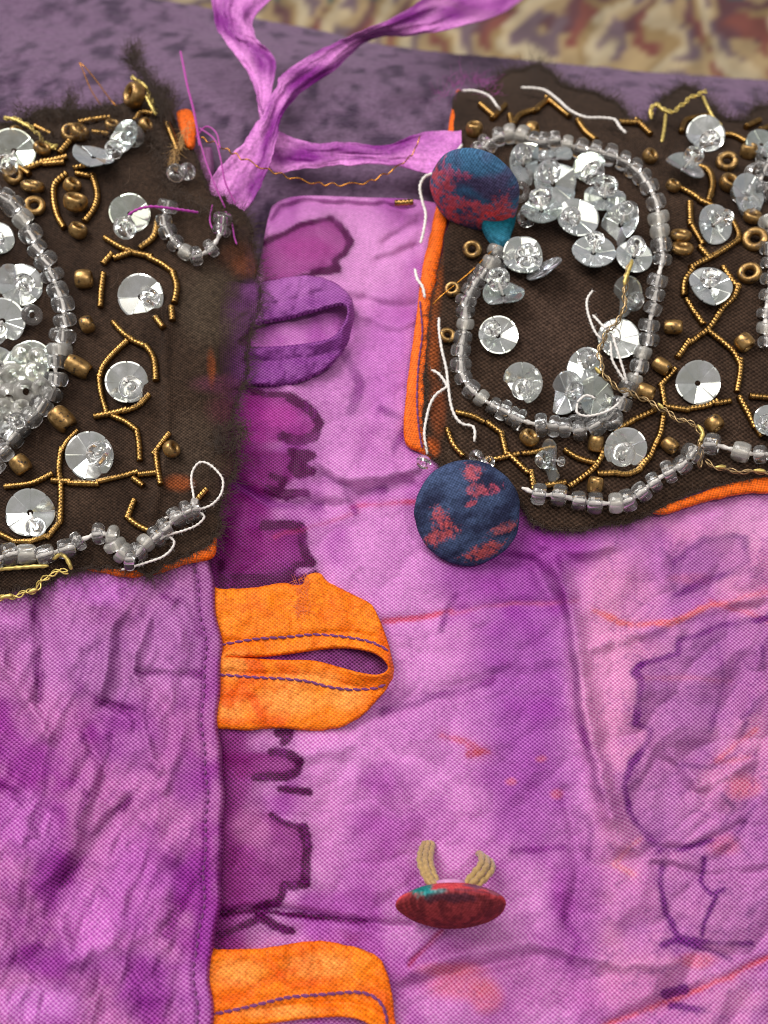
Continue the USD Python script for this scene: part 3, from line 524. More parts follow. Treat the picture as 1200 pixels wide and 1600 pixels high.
def _ora(x, y, seed, spots, pale):
    P_ = Paint(x, y, 4, seed); t = sm(0.5 + 1.6 * fb(x, y, 40, seed, 3))[:, None]; P_.c = lin(238, 104, 12) * (1 - t) + lin(248, 130, 24) * t
    for b in pale: P_.blob(*b, (249, 166, 84), .5)
    for b in spots: P_.line(b[0], b[1], (226, 78, 18), b[2], 6)
    v = np.abs(fb(x, y, 40, seed + 3, 3)); k = sm(1 - v / 0.035)[:, None] * 0.5; P_.c = P_.c * (1 - k) + lin(214, 84, 10) * k
    return P_.c
slit1 = [(352, 1026), (400, 1026), (450, 1021), (500, 1014), (545, 1012), (585, 1020), (604, 1036), (604, 1048), (588, 1054), (560, 1050), (530, 1042), (490, 1032), (440, 1031), (400, 1029)]
loop('button_loop', [(300, 918), (345, 920), (400, 917), (440, 911), (470, 914), (480, 898), (500, 896), (512, 908), (550, 928), (582, 946), (598, 980), (611, 1020), (616, 1045), (610, 1066), (590, 1092), (565, 1118), (530, 1136), (490, 1141), (440, 1137), (390, 1140), (340, 1138), (300, 1136)], slit1,
     loop_h(1.9 * MM, slit1, 610, 71), ORA(72, [([(345, 950), (400, 945), (440, 965)], 6, .4), ([(390, 1030), (405, 1050), (380, 1062)], 16, .7), ([(355, 1095), (385, 1080), (410, 1110)], 18, .7), ([(390, 1085), (410, 1120), (440, 1130)], 9, .6), ([(440, 1040), (460, 1050)], 12, .45), ([(600, 990), (612, 1040)], 14, .5), ([(345, 1125), (420, 1130)], 4, .5)], [(440, 1095, 60, 22), (480, 1060, 50, 12), (370, 1040, 25, 20), (360, 1110, 22, 16), (540, 1090, 30, 18)]), orange_silk,
     'orange fabric button loop with purple stitching, lying below the dark navy button', [[(300, 1012), (345, 1007), (400, 998), (450, 995), (490, 991), (540, 995), (580, 1003), (607, 1016)], [(300, 1053), (345, 1054), (400, 1058), (440, 1060), (480, 1064), (510, 1072), (545, 1077), (588, 1075), (603, 1068)]])
slit2 = [(352, 1606), (420, 1600), (480, 1592), (540, 1590), (575, 1600), (596, 1630), (598, 1660), (560, 1652), (480, 1640), (400, 1618)]
loop('button_loop', [(292, 1486), (340, 1484), (400, 1482), (460, 1474), (500, 1470), (548, 1478), (590, 1495), (608, 1530), (616, 1580), (619, 1640), (600, 1690), (540, 1730), (440, 1738), (340, 1736), (292, 1734)], slit2,
     loop_h(1.9 * MM, slit2, 612, 75), ORA(76, [([(340, 1530), (400, 1540), (470, 1510)], 6, .4), ([(420, 1500), (450, 1540), (520, 1530)], 5, .5), ([(560, 1540), (600, 1560), (610, 1600)], 12, .6), ([(350, 1560), (390, 1555)], 9, .5), ([(470, 1480), (490, 1540)], 5, .4)], [(370, 1520, 40, 20), (500, 1510, 50, 20), (430, 1580, 60, 10)]), orange_silk,
     'orange fabric button loop cut off by the bottom of the picture', [[(296, 1588), (340, 1583), (400, 1570), (450, 1558), (500, 1554), (560, 1550), (590, 1561), (604, 1588), (606, 1640)]])
slit0 = [(372, 534), (404, 506), (450, 496), (500, 482), (532, 474), (542, 480), (540, 498), (520, 526), (480, 536), (430, 541), (390, 541)]
loop('button_loop', [(345, 452), (390, 444), (430, 437), (480, 430), (520, 440), (544, 460), (553, 482), (551, 505), (540, 540), (515, 570), (480, 590), (440, 602), (390, 600), (345, 596)], slit0,
     loop_h(1.9 * MM, slit0, 548, 78, 1.2, 0.9), lambda x, y: (lambda t: lin(112, 40, 122) * (1 - t) + lin(156, 80, 160) * t)(sm(0.5 + 2.0 * fb(x, y, 45, 79, 3) + 0.5 * (470 - y) / 100)[:, None]), silk,
     'crumpled purple silk button loop below the sheer ragged edge of the left patch')
# frayed notch in the first orange loop
q = [(462 + 22 * rng.random(), 905 + 62 * rng.random()) for _ in range(90)]
st = P([a[0] for a in q], [a[1] for a in q], 2.4 * MM)
fr = fibres(st, [img_vec(*a, rng.uniform(30, 200)) * 0.8 + view_dir(*a) * 0.35 for a in q], rng.uniform(0.4, 1.6, 90) * MM, 0.03 * MM, 0.5)
part('/World/garment_front_001/button_loop', 'frayed_notch', fr, orange_fibre, kind='stuff')
#PATCH
# ------------------------------------------------------------------ bead-embroidered patches sewn over the shoulders of both fronts
def H_pl(x, y, d=99.0):
    x, y = np.asarray(x, float), np.asarray(y, float)
    h = 4.1 * MM + 0.35 * MM * fb(x, y, 90, 81, 2) + 0.16 * MM * fb(x, y, 26, 82, 3) - 0.5 * MM * sm((x - 300) / 90) * sm((y - 360) / 60)
    k = sm((x - 255) / 40)
    h = h + k * 0.3 * MM * fb(x, y * 1.6, 34, 83, 3) + 0.5 * MM * crease(x, y, [(262, 470), (258, 560), (262, 640), (258, 720), (240, 800)], 9)
    return h - 0.35 * MM * np.clip(1 - d / 10, 0, 1) ** 2
def H_pr(x, y, d=99.0):
    x, y = np.asarray(x, float), np.asarray(y, float)
    h = 2.9 * MM + 0.35 * MM * fb(x, y, 90, 84, 2) + 0.14 * MM * fb(x, y, 26, 85, 3) + 0.3 * MM * crease(x, y, [(720, 640), (760, 690), (830, 745), (960, 770)], 16)
    return h - 0.4 * MM * np.clip(1 - d / 10, 0, 1) ** 2
def dye_brown(x, y, seed, blush):
    P_ = Paint(x, y, 4, seed); t = sm(0.5 + 1.2 * fb(x, y, 60, seed, 4))[:, None]; P_.c = lin(40, 28, 21) * (1 - t) + lin(62, 47, 37) * t
    for b in blush: P_.blob(*b[:4], b[4], b[5])
    return P_.c
pl = thing('beaded_patch', 'ragged dark brown beaded patch on the left, cut off by the picture edge', 'embroidery', P(200, 600))
pl_poly = poly([(-250, 196), (0, 192), (40, 182), (70, 172), (112, 172), (140, 172), (185, 162), (200, 150), (250, 150), (268, 178), (286, 210), (308, 246), (326, 296), (352, 312), (382, 332), (394, 356), (400, 400), (408, 440), (404, 482), (392, 522), (386, 560), (386, 585), (372, 622), (362, 676), (370, 704), (366, 738), (346, 782), (338, 838), (304, 862), (262, 880), (236, 900), (205, 888), (150, 890), (112, 894), (70, 908), (20, 922), (-250, 930)], True, 6, rough=7, seed=3)
mesh, col, uv = sheet(pl_poly, H_pl, 3.4, lambda x, y: dye_brown(x, y, 86, [(384, 416, 22, 16, (120, 62, 34), .6), (372, 400, 30, 22, (96, 56, 36), .5), (392, 455, 16, 16, (118, 60, 124), .6), (345, 600, 40, 14, (88, 44, 64), .6), (350, 640, 26, 24, (92, 46, 58), .4), (330, 575, 6, 26, (126, 62, 30), .6), (280, 755, 20, 12, (150, 72, 28), .6), (300, 700, 50, 50, (70, 58, 48), .5), (330, 480, 50, 60, (78, 66, 54), .6)]), 0.35 * MM, pitch=0.24, angle=0.1)
fab_l = part(pl, 'brown_fabric', mesh, brown_gauze, dye=col, uv=uv)
p_, t_, d_ = grid_poly(pl_poly, 3.4); n_v = len(mesh[0])
sx_ = 0.75 * sm((p_[:, 0] - 318 + 30 * fb(p_[:, 0], p_[:, 1], 40, 161, 3)) / 70) * sm((p_[:, 1] - 345) / 50) * sm((800 - p_[:, 1]) / 60) * (0.55 + 1.6 * np.clip(fb(p_[:, 0], p_[:, 1], 34, 162, 3) + 0.2, 0, 1))
sh_ = np.zeros(n_v); sh_[:len(p_)] = sx_
UsdGeom.PrimvarsAPI(stage.GetPrimAtPath(fab_l)).CreatePrimvar('sheer', Sdf.ValueTypeNames.FloatArray, 'vertex').Set(Vt.FloatArray.FromNumpy(sh_.astype(np.float32)))
ora_dye = ORA(87, [], [])
def lining(parent, pts, h, seed=2, smooth_=True, under=0.5 * MM):
    mesh, col, uv = sheet(poly(pts, smooth_, 6, rough=1.5, seed=seed), lambda x, y, d: h + 0.2 * MM * fb(x, y, 22, seed, 3) + 0.25 * MM * sm(d / 8), 3.0, lambda x, y: lin(238, 104, 26) * (0.85 + 0.5 * (fb(x, y, 16, seed, 3) + 0.3))[:, None], under, angle=0.5)
    return part(parent, 'orange_lining', mesh, orange_silk, dye=col, uv=uv)
lining(fab_l, [(96, 870), (120, 884), (150, 892), (196, 900), (240, 896), (290, 880), (333, 868), (334, 828), (300, 800), (150, 830)], 3.45 * MM, 4)
lining(fab_l, [(276, 180), (284, 171), (298, 172), (306, 190), (303, 225), (290, 225)], 4.6 * MM, 5)
pr = thing('beaded_patch', 'right dark brown patch with a whole oval of clear beads around loose sequins', 'embroidery', P(950, 500))
pr_poly = poly([(712, 146), (736, 140), (768, 134), (790, 112), (816, 110), (842, 99), (866, 118), (884, 134), (918, 140), (948, 152), (974, 170), (988, 192), (1016, 188), (1034, 158), (1058, 138), (1082, 138), (1104, 158), (1136, 186), (1170, 182), (1200, 166), (1430, 164), (1430, 734), (1200, 746), (1130, 757), (1078, 772), (1030, 796), (990, 812), (950, 820), (900, 828), (868, 828), (830, 812), (795, 768), (745, 748), (700, 734), (672, 712), (664, 690), (660, 640), (664, 580), (668, 520), (674, 470), (690, 400), (704, 330), (706, 270), (708, 200)], True, 6, rough=6, seed=8)
mesh, col, uv = sheet(pr_poly, H_pr, 3.4, lambda x, y: dye_brown(x, y, 88, [(678, 420, 12, 60, (150, 76, 30), .7), (676, 540, 10, 50, (140, 70, 30), .7), (684, 640, 12, 40, (130, 64, 30), .5), (672, 700, 14, 14, (190, 88, 32), .6), (860, 500, 70, 80, (72, 56, 48), .5)]), 0.35 * MM, pitch=0.34, angle=-0.12)
fab_r = part(pr, 'brown_fabric', mesh, brown_cloth, dye=col, uv=uv)
lining(fab_r, [(712, 144), (724, 146), (726, 160), (716, 205), (706, 262), (700, 330), (688, 400), (678, 460), (674, 520), (670, 580), (668, 640), (676, 690), (676, 716), (660, 706), (634, 692), (631, 660), (634, 620), (641, 560), (650, 500), (655, 450), (664, 400), (680, 330), (689, 262), (700, 205)], 2.3 * MM, 6)
lining(fab_r, [(1020, 796), (1078, 776), (1130, 758), (1200, 744), (1430, 732), (1430, 772), (1200, 768), (1130, 776), (1078, 790), (1040, 802)], 2.5 * MM, 7)
# purple running stitch on the lining
c, _ = resample(catmull([(656, 470), (660, 520), (655, 560), (652, 600), (652, 640), (656, 680), (660, 700)], 8), 13)
for a, b in zip(c[:-1], c[1:]):
    part(fab_r, 'lining_stitch', thread3(P([a[0], (a[0] + b[0]) / 2, b[0]], [a[1], (a[1] + b[1]) / 2, b[1]], np.array([2.62, 2.74, 2.62]) * MM), 0.11 * MM, n=4), purple_thread)

def fray(parent, pl_, H, n, lmax, seed, keep, name='frayed_edge', r=0.024, mat=None):
    e, _ = resample(np.array(pl_.exterior.coords), 2.0); c = pl_.centroid
    nrm = np.gradient(e, axis=0); nrm = np.stack([nrm[:, 1], -nrm[:, 0]], 1); nrm /= np.maximum(np.linalg.norm(nrm, axis=1, keepdims=True), 1e-9)
    tst = e[len(e) // 3] + nrm[len(e) // 3] * 3
    if pl_.contains(shapely.Point(tst)): nrm = -nrm
    ok = np.nonzero([keep(*q) for q in e])[0]; i = rng.choice(ok, n)
    q = e[i] - nrm[i] * rng.uniform(0, 7, (n, 1)); h = H(q[:, 0], q[:, 1], np.full(n, 4.0)) + rng.uniform(-0.25, 0.12, n) * MM
    pts = P(q[:, 0], q[:, 1], h); dirs = []
    for a, b in zip(q, nrm[i]):
        an = math.degrees(math.atan2(-b[1], b[0])) + rng.normal() * 45; dirs.append(img_vec(*a, an) + view_dir(*a) * rng.normal() * 0.25)
    L = rng.gamma(2.0, lmax / 4, n) * MM
    return part(parent, name, fibres(pts, dirs, np.clip(L, 0.15 * MM, lmax * 1.8 * MM), r * MM, 0.55), mat or brown_fibre, kind='stuff')
fray(fab_l, pl_poly, H_pl, 4200, 2.2, 1, lambda x, y: -20 < x and y < 1000)
fray(fab_r, pr_poly, H_pr, 3500, 1.1, 2, lambda x, y: x < 1220 and y > 400)
fray(fab_r, pr_poly, H_pr, 4500, 2.2, 3, lambda x, y: x < 1220 and y < 260 and x > 740)
# brown wool tufts standing up along the top of the left patch
def tuft(parent, pts, n, l, H, spread=40):
    st, di = [], []
    c, _ = resample(catmull(pts, 6), 1.0)
    for _ in range(int(n * 1.8)):
        k = rng.integers(len(c) - 1); a = c[k] + rng.normal(size=2) * 6; t = c[min(k + 3, len(c) - 1)] - c[max(k - 3, 0)]
        st.append(P(a[0], a[1], H + rng.uniform(0, 1.2) * MM)); an = math.degrees(math.atan2(-t[1], t[0])) + rng.normal() * spread
        di.append(img_vec(*a, an) + view_dir(*a) * rng.normal() * 0.3)
    return part(parent, 'wool_tuft', fibres(st, di, rng.uniform(0.4, 1.0, int(n * 1.8)) * l * MM, 0.028 * MM, 0.45), brown_fibre, kind='stuff')
tuft(fab_l, [(262, 190), (250, 165), (235, 135), (220, 110), (205, 88), (212, 75)], 700, 2.2, 4.6 * MM)
tuft(fab_l, [(270, 175), (262, 150), (252, 138)], 260, 1.8, 4.6 * MM); tuft(fab_l, [(108, 185), (110, 165), (112, 148)], 160, 1.5, 4.4 * MM, 25)
tuft(fab_l, [(130, 178), (90, 176), (55, 178), (30, 172)], 350, 1.4, 4.3 * MM, 60); tuft(fab_l, [(195, 175), (160, 172), (130, 178)], 260, 1.4, 4.3 * MM, 60)
tuft(fab_l, [(378, 660), (372, 690), (345, 700), (340, 680), (362, 664), (378, 672)], 220, 1.6, 3.8 * MM, 30)

tuft(fab_l, [(20, 205), (60, 215), (110, 205), (150, 205), (185, 195), (215, 190), (245, 215), (270, 250)], 500, 1.6, 4.6 * MM, 80)
tuft(fab_l, [(230, 200), (250, 240), (262, 290), (300, 320), (340, 330), (360, 350)], 350, 1.8, 4.5 * MM, 80)
# stray hairs caught on the cloth
for fab, H, spots in ((fab_l, H_pl, [(180, 420), (300, 560), (340, 500), (200, 290), (330, 680), (290, 640), (360, 420), (345, 620), (250, 720)]), (fab_r, H_pr, [(800, 490), (860, 520), (840, 450), (700, 600), (690, 420), (720, 700), (1040, 470), (1100, 700), (760, 640), (960, 800), (880, 815)])):
    pts = np.array(spots * 3, float) + rng.normal(size=(len(spots) * 3, 2)) * 16
    hs = H(pts[:, 0], pts[:, 1]) + 0.25 * MM; di = [img_vec(*q, rng.uniform(0, 360)) + 0.1 * view_dir(*q) for q in pts]
    part(fab, 'stray_hair', fibres(P(pts[:, 0], pts[:, 1], hs), di, rng.uniform(1.5, 4.5, len(pts)) * MM, 0.014 * MM, 0.42, 10), tan_hair, kind='stuff')
# ------------------------------------------------------------------ beads, sequins and bullion on the patches
def string(parent, H, pts, R=16.5, L=17, lift=0.8, th=True, mats=None, thread_ends=None):
    p = np.array(pts, float); t = np.gradient(p, axis=0); 
    if th:
        cc = ([thread_ends[0]] if thread_ends else []) + [tuple(q) for q in p] + ([thread_ends[1]] if thread_ends else [])
        cc = np.array(cc, float); bs = part(parent, 'bead_string', thread3(P(cc[:, 0], cc[:, 1], H(cc[:, 0], cc[:, 1]) + lift * 1.05 * MM), 0.23 * MM, n=6), white_thread)
    else: bs = parent
    for k, (q, d) in enumerate(zip(p, t)):
        s = mpp(*q, 4 * MM); gap = np.mean([np.linalg.norm(p[j] - q) for j in (k - 1, k + 1) if 0 <= j < len(p)])
        Rr = R * s * rng.uniform(0.9, 1.1); Ll = min(L * rng.uniform(0.85, 1.2), gap * 0.97) * s
        ax = img_vec(*q, math.degrees(math.atan2(-d[1], d[0])) + rng.normal() * 7) + view_dir(*q) * rng.normal() * 0.12
        part(bs, 'clear_bead', bead_at(q[0], q[1], H(*q) + max(lift * MM, Rr * 0.9) + rng.normal() * 0.06 * MM, Rr, Ll, ax, rng.uniform(0.3, 0.4), 20, 0.1), milky if rng.random() < 0.18 else glass)
    return bs
string(pl, H_pl, [(-12, 302), (8, 310), (22, 322), (36, 342), (48, 365), (58, 388), (71, 407), (81, 430), (90, 453), (98, 475), (101, 500), (98, 524), (93, 546), (86, 565), (87, 592), (80, 614), (64, 634), (48, 652), (32, 668), (18, 684), (4, 704), (-10, 724)], 18.5, 21)
string(pl, H_pl, [(-14, 878), (14, 866), (41, 866), (71, 866), (104, 857)], 18, 26, thread_ends=((-40, 885), (120, 850)))
string(pl, H_pl, [(122, 846), (154, 834), (176, 838)], 17, 16); string(pl, H_pl, [(180, 852), (192, 864), (204, 874), (216, 862), (228, 848), (245, 838), (258, 826), (276, 808), (292, 800), (306, 796)], 17, 20)
string(pl, H_pl, [(262, 322), (256, 344), (262, 362), (274, 380), (290, 394), (306, 400), (330, 388), (346, 360), (348, 342)], 14, 16, 0.5)
for x, y, R in [(36, 553, 17), (55, 582, 18), (20, 585, 18), (14, 618, 20), (40, 612, 19), (66, 606, 16), (34, 640, 17), (2, 590, 16), (50, 492, 16), (5, 640, 18), (58, 556, 14), (188, 222, 16), (178, 233, 14), (208, 212, 17), (275, 270, 14), (293, 268, 13)]:
    part(pl, 'clear_bead', bead_at(x, y, H_pl(x, y) + 1.5 * MM, R * mpp(x, y, 4 * MM), R * 1.1 * mpp(x, y, 4 * MM), view_dir(x, y) + img_vec(x, y, rng.uniform(0, 360)) * rng.uniform(0.2, 0.9), 0.28, 20, 0.1), milky if y > 540 and y < 650 else glass)
string(pr, H_pr, [(748, 236), (762, 224), (779, 214), (797, 209), (816, 212), (833, 220), (849, 222), (867, 219), (886, 226), (907, 232), (930, 235), (953, 242), (974, 251), (990, 262), (1003, 276), (1015, 292), (1025, 316), (1029, 340), (1031, 361), (1033, 383), (1035, 405), (1027, 438), (1024, 459), (1020, 482), (1014, 508), (1013, 530), (1004, 551), (999, 572), (990, 594)], 15.8, 18, 0.9)
string(pr, H_pr, [(982, 606), (970, 630), (952, 650), (930, 664), (906, 672), (882, 668), (866, 666), (846, 664)], 18, 22, 0.9); string(pr, H_pr, [(812, 656), (800, 650), (787, 641), (771, 634), (752, 622), (736, 608), (724, 590), (720, 570), (720, 547), (723, 528), (727, 506), (727, 486), (728, 470), (736, 454), (744, 440), (756, 426), (768, 410), (776, 392), (786, 376)], 16, 18, 0.9, thread_ends=((840, 664), (792, 364)))
string(pr, H_pr, [(842, 772), (874, 774), (904, 782), (930, 786), (962, 786), (981, 782), (1003, 768), (1022, 753), (1045, 737), (1066, 726), (1082, 708)], 17, 21, 0.9, thread_ends=((815, 762), (1094, 700))); string(pr, H_pr, [(1112, 694), (1158, 706), (1188, 710), (1214, 708)], 17, 22, 0.9, thread_ends=((1096, 698), (1230, 706)))
string(pr, H_pr, [(1212, 230), (1196, 262), (1184, 290)], 17, 18); string(pr, H_pr, [(1200, 345), (1204, 366), (1202, 386), (1203, 410), (1204, 436), (1201, 462), (1196, 490), (1197, 512), (1199, 534)], 15, 17)
for x, y, R in [(1160, 300, 18), (1178, 270, 15), (1172, 322, 17), (1192, 300, 16), (1196, 245, 15), (955, 655, 18), (918, 640, 17), (940, 628, 16), (898, 660, 14), (850, 718, 15), (662, 722, 12), (744, 714, 12), (776, 440, 15), (782, 408, 15), (812, 300, 16), (822, 340, 15), (764, 722, 10)]:
    part(pr, 'clear_bead', bead_at(x, y, H_pr(x, y) + 1.1 * MM, R * mpp(x, y, 4 * MM), R * 1.1 * mpp(x, y, 4 * MM), view_dir(x, y) + img_vec(x, y, rng.uniform(0, 360)) * rng.uniform(0.2, 0.9), 0.3, 20, 0.1), glass)

def sequin_mesh(R, nf=8):
    a0 = np.sort(np.linspace(0, 2 * np.pi, nf, endpoint=False) + rng.normal(size=nf) * 0.13); rimz = R * (0.18 + rng.normal(size=nf) * 0.11); hz = 0.03 * R
    V, F = [], []
    for k in range(nf):
        b0, b1 = a0[k], a0[(k + 1) % nf] + (2 * np.pi if k == nf - 1 else 0); z0, z1 = rimz[k], rimz[(k + 1) % nf]
        # plane through the middle and the two rim corners; a raised rib runs along each joint
        M = np.array([[math.cos(b0), math.sin(b0)], [math.cos(b1), math.sin(b1)]]) * R; g = np.linalg.solve(M, [z0, z1])
        aa = np.linspace(b0 + 0.035, b1 - 0.035, 6); o = len(V)
        for r in (0.13 * R, R * 0.93, R):
            for t in aa:
                x, y = r * math.cos(t), r * math.sin(t); V.append((x, y, g[0] * x + g[1] * y - (0.02 * R if r == R else 0)))
        for i in range(2):
            for j in range(5): q = o + i * 6 + j; F += [(q, q + 6, q + 7), (q, q + 7, q + 1)]
        o = len(V)
        for r in (0.13 * R, R * 0.97):
            for t, dz in ((b0 - 0.035, 0), (b0, 0.012 * R), (b0 + 0.035, 0)):
                zz = z0 * r / R; V.append((r * math.cos(t), r * math.sin(t), zz + dz))
        for j in range(2): q = o + j; F += [(q, q + 3, q + 4), (q, q + 4, q + 1)]
    V = np.array(V); n = len(V); F = np.array(F)
    return np.vstack([V, V - [0, 0, 0.05 * R]]), np.vstack([F, F[:, ::-1] + n])
def sequin(parent, H, cx, cy, r, ratio=0.97, ang=90, bead=(0, 0, 15), clear=False, lift=0.0, bmat=None):
    s = mpp(cx, cy, 4 * MM); w = view_dir(cx, cy); n = w * ratio + img_vec(cx, cy, ang) * math.sqrt(max(0, 1 - ratio ** 2))
    R = r * s; v, f = sequin_mesh(R); h = H(cx, cy) + (0.45 + lift) * MM + R * math.sqrt(max(0, 1 - ratio ** 2)) * 0.45
    v = v @ basis(n, rng.random() * 6).T + P(cx, cy, h)
    sq = part(parent, 'sequin', (v, f), sequin_clear if clear else sequin_silver, smooth=False)
    if bead:
        bx, by, br = cx + bead[0], cy + bead[1], bead[2]
        part(sq, 'seed_bead', bead_at(bx, by, h + 0.35 * R + br * s * 0.55, br * s, br * s * rng.uniform(1.0, 1.25), n + img_vec(cx, cy, rng.uniform(0, 360)) * rng.uniform(0.15, 0.5), 0.3, 20, 0.08), bmat or glass)
        c = P([cx, (cx + bx) / 2, bx], [cy, (cy + by) / 2, by], np.array([h + 0.05 * R, h + 0.45 * R, h + 0.5 * R]))
        part(sq, 'sewing_thread', thread3(c, 0.12 * MM, n=4, sides=6), white_thread)
    return sq
for a in [(220, 464, 35, .98, 120, (14, 1, 15)), (198, 598, 33, .97, 60, (6, 8, 18)), (141, 711, 37, .98, 200, (14, -2, 20)), (47, 801, 37, .98, 160, (9, 22, 15)), (30, 446, 34, .86, 70, (8, -4, 16)), (4, 502, 36, .95, 160, (-8, 12, 14)), (203, 334, 31, .95, 100, (-8, 22, 17), True), (22, 236, 33, .95, 120, (-10, 20, 16), True), (146, 246, 31, .55, 80, None), (-8, 372, 28, .9, 60, (0, 0, 14)),
          (8, 652, 32, .92, 60, (18, 6, 14)), (47, 566, 34, .9, 120, None, True), (198, 214, 26, .6, 140, None, True), (-2, 575, 34, .9, 60, (-6, 0, 15))]:
    sequin(pl, H_pl, *a)
for a in [(778, 525, 31, .95, 60, (-10, -12, 15)), (817, 598, 33, .96, 200, (0, 10, 17)), (886, 615, 35, .8, 160, (12, -4, 16)), (928, 622, 32, .85, 30, None, True, 0.9), (915, 573, 30, .82, 150, (2, -12, 15)), (977, 700, 33, .97, 290, (-4, 10, 20)), (1090, 599, 34, .97, 50, None), (966, 530, 33, .9, 60, (-12, -4, 16)), (982, 465, 33, .64, 170, (10, 6, 15), True),
          (990, 402, 29, .8, 70, (4, -18, 16)), (970, 352, 33, .84, 150, (10, -22, 17)), (927, 396, 34, .72, 75, (4, -22, 14)), (902, 343, 33, .82, 70, (-10, -4, 16)), (864, 288, 38, .78, 30, (-6, -20, 18)), (945, 310, 32, .6, 85, (2, -20, 18), True), (920, 262, 26, .75, 110, (6, 8, 18), True), (818, 258, 32, .68, 20, (0, -18, 16)), (846, 330, 32, .6, 90, (-2, -22, 18), True), (816, 402, 32, .84, 70, (8, -2, 20)), (852, 423, 30, .28, 120, None), (786, 462, 32, .5, 80, (-8, -26, 19), True),
          (1101, 212, 30, .85, 60, (8, 8, 16)), (1070, 262, 32, .35, 70, (14, -18, 16), True), (1114, 352, 31, .8, 30, (18, -12, 14)), (1108, 448, 34, .72, 60, (2, -14, 16)), (863, 719, 34, .48, 185, (14, 2, 8), True), (1190, 226, 26, .6, 60, None, True), (1165, 305, 32, .6, 30, None), (1200, 660, 26, .8, 40, (0, 0, 14)), (866, 246, 28, .4, 95, None, True)]:
    sequin(pr, H_pr, *a)

def gold(parent, H, x, y, r, l, ang=None, tip=0.25, lift=0.0, hole=0.36):
    """ang None: the hole looks at the viewer; else the bead lies with its hole along that direction in the picture"""
    s = mpp(x, y, 4 * MM); w = view_dir(x, y)
    ax = w + img_vec(x, y, rng.uniform(60, 120)) * tip if ang is None else img_vec(x, y, ang) + w * tip
    part(parent, 'gold_bead', bead_at(x, y, H(x, y) + (0.75 + lift) * MM, r * s, l * s, ax, hole, 20, 0.1), bead_gold)
for a in [(210, 149, 19, 22, 160, .5, 1.2), (112, 208, 16, 16, None, .6), (176, 196, 12, 14, 80, .5), (228, 196, 12, 14, 30, .5, .6), (66, 232, 14, 14, 60, .6), (124, 207, 15, 18, 60, .6), (27, 210, 14, 16, 40, .5), (20, 274, 15, 16, None, .5), (51, 291, 18, 15, 85, .2), (54, 322, 17, 13, None, .5), (113, 290, 14, 18, 60, .6), (118, 316, 18, 22, 80, .4, .5), (122, 360, 14, 18, 70, .5), (131, 436, 15, 26, 0, .2), (136, 507, 14, 18, 20, .2), (122, 573, 15, 38, -30, .2), (97, 655, 18, 36, -50, .3), (32, 726, 15, 28, -55, .2), (268, 702, 14, 16, 30, .6)]: gold(pl, H_pl, *a)
for a in [(738, 390, 15, 13, None, .2), (707, 452, 13, 12, None, .5), (699, 524, 13, 12, None, .5), (741, 202, 14, 20, 90, .4), (831, 204, 14, 18, 0, .3), (1064, 368, 17, 14, 80, .3), (1066, 388, 17, 14, 80, .4), (1180, 374, 20, 15, None, .5), (1171, 427, 18, 15, None, .45), (1176, 338, 15, 14, 70, .5), (1052, 511, 12, 28, 0, .1), (1163, 535, 14, 24, -50, .3), (1034, 572, 12, 28, -35, .2), (1006, 612, 13, 34, -20, .2), (827, 684, 16, 18, 50, .5), (931, 693, 12, 24, 80, .1), (1116, 662, 14, 22, -50, .3), (1047, 696, 12, 24, -40, .3), (930, 758, 13, 26, 80, .2), (1170, 236, 14, 22, 85, .3), (1136, 252, 17, 14, None, .6), (1140, 286, 16, 18, 60, .7), (1016, 244, 13, 16, 40, .5), (1052, 290, 12, 14, 60, .4)]: gold(pr, H_pr, *a)

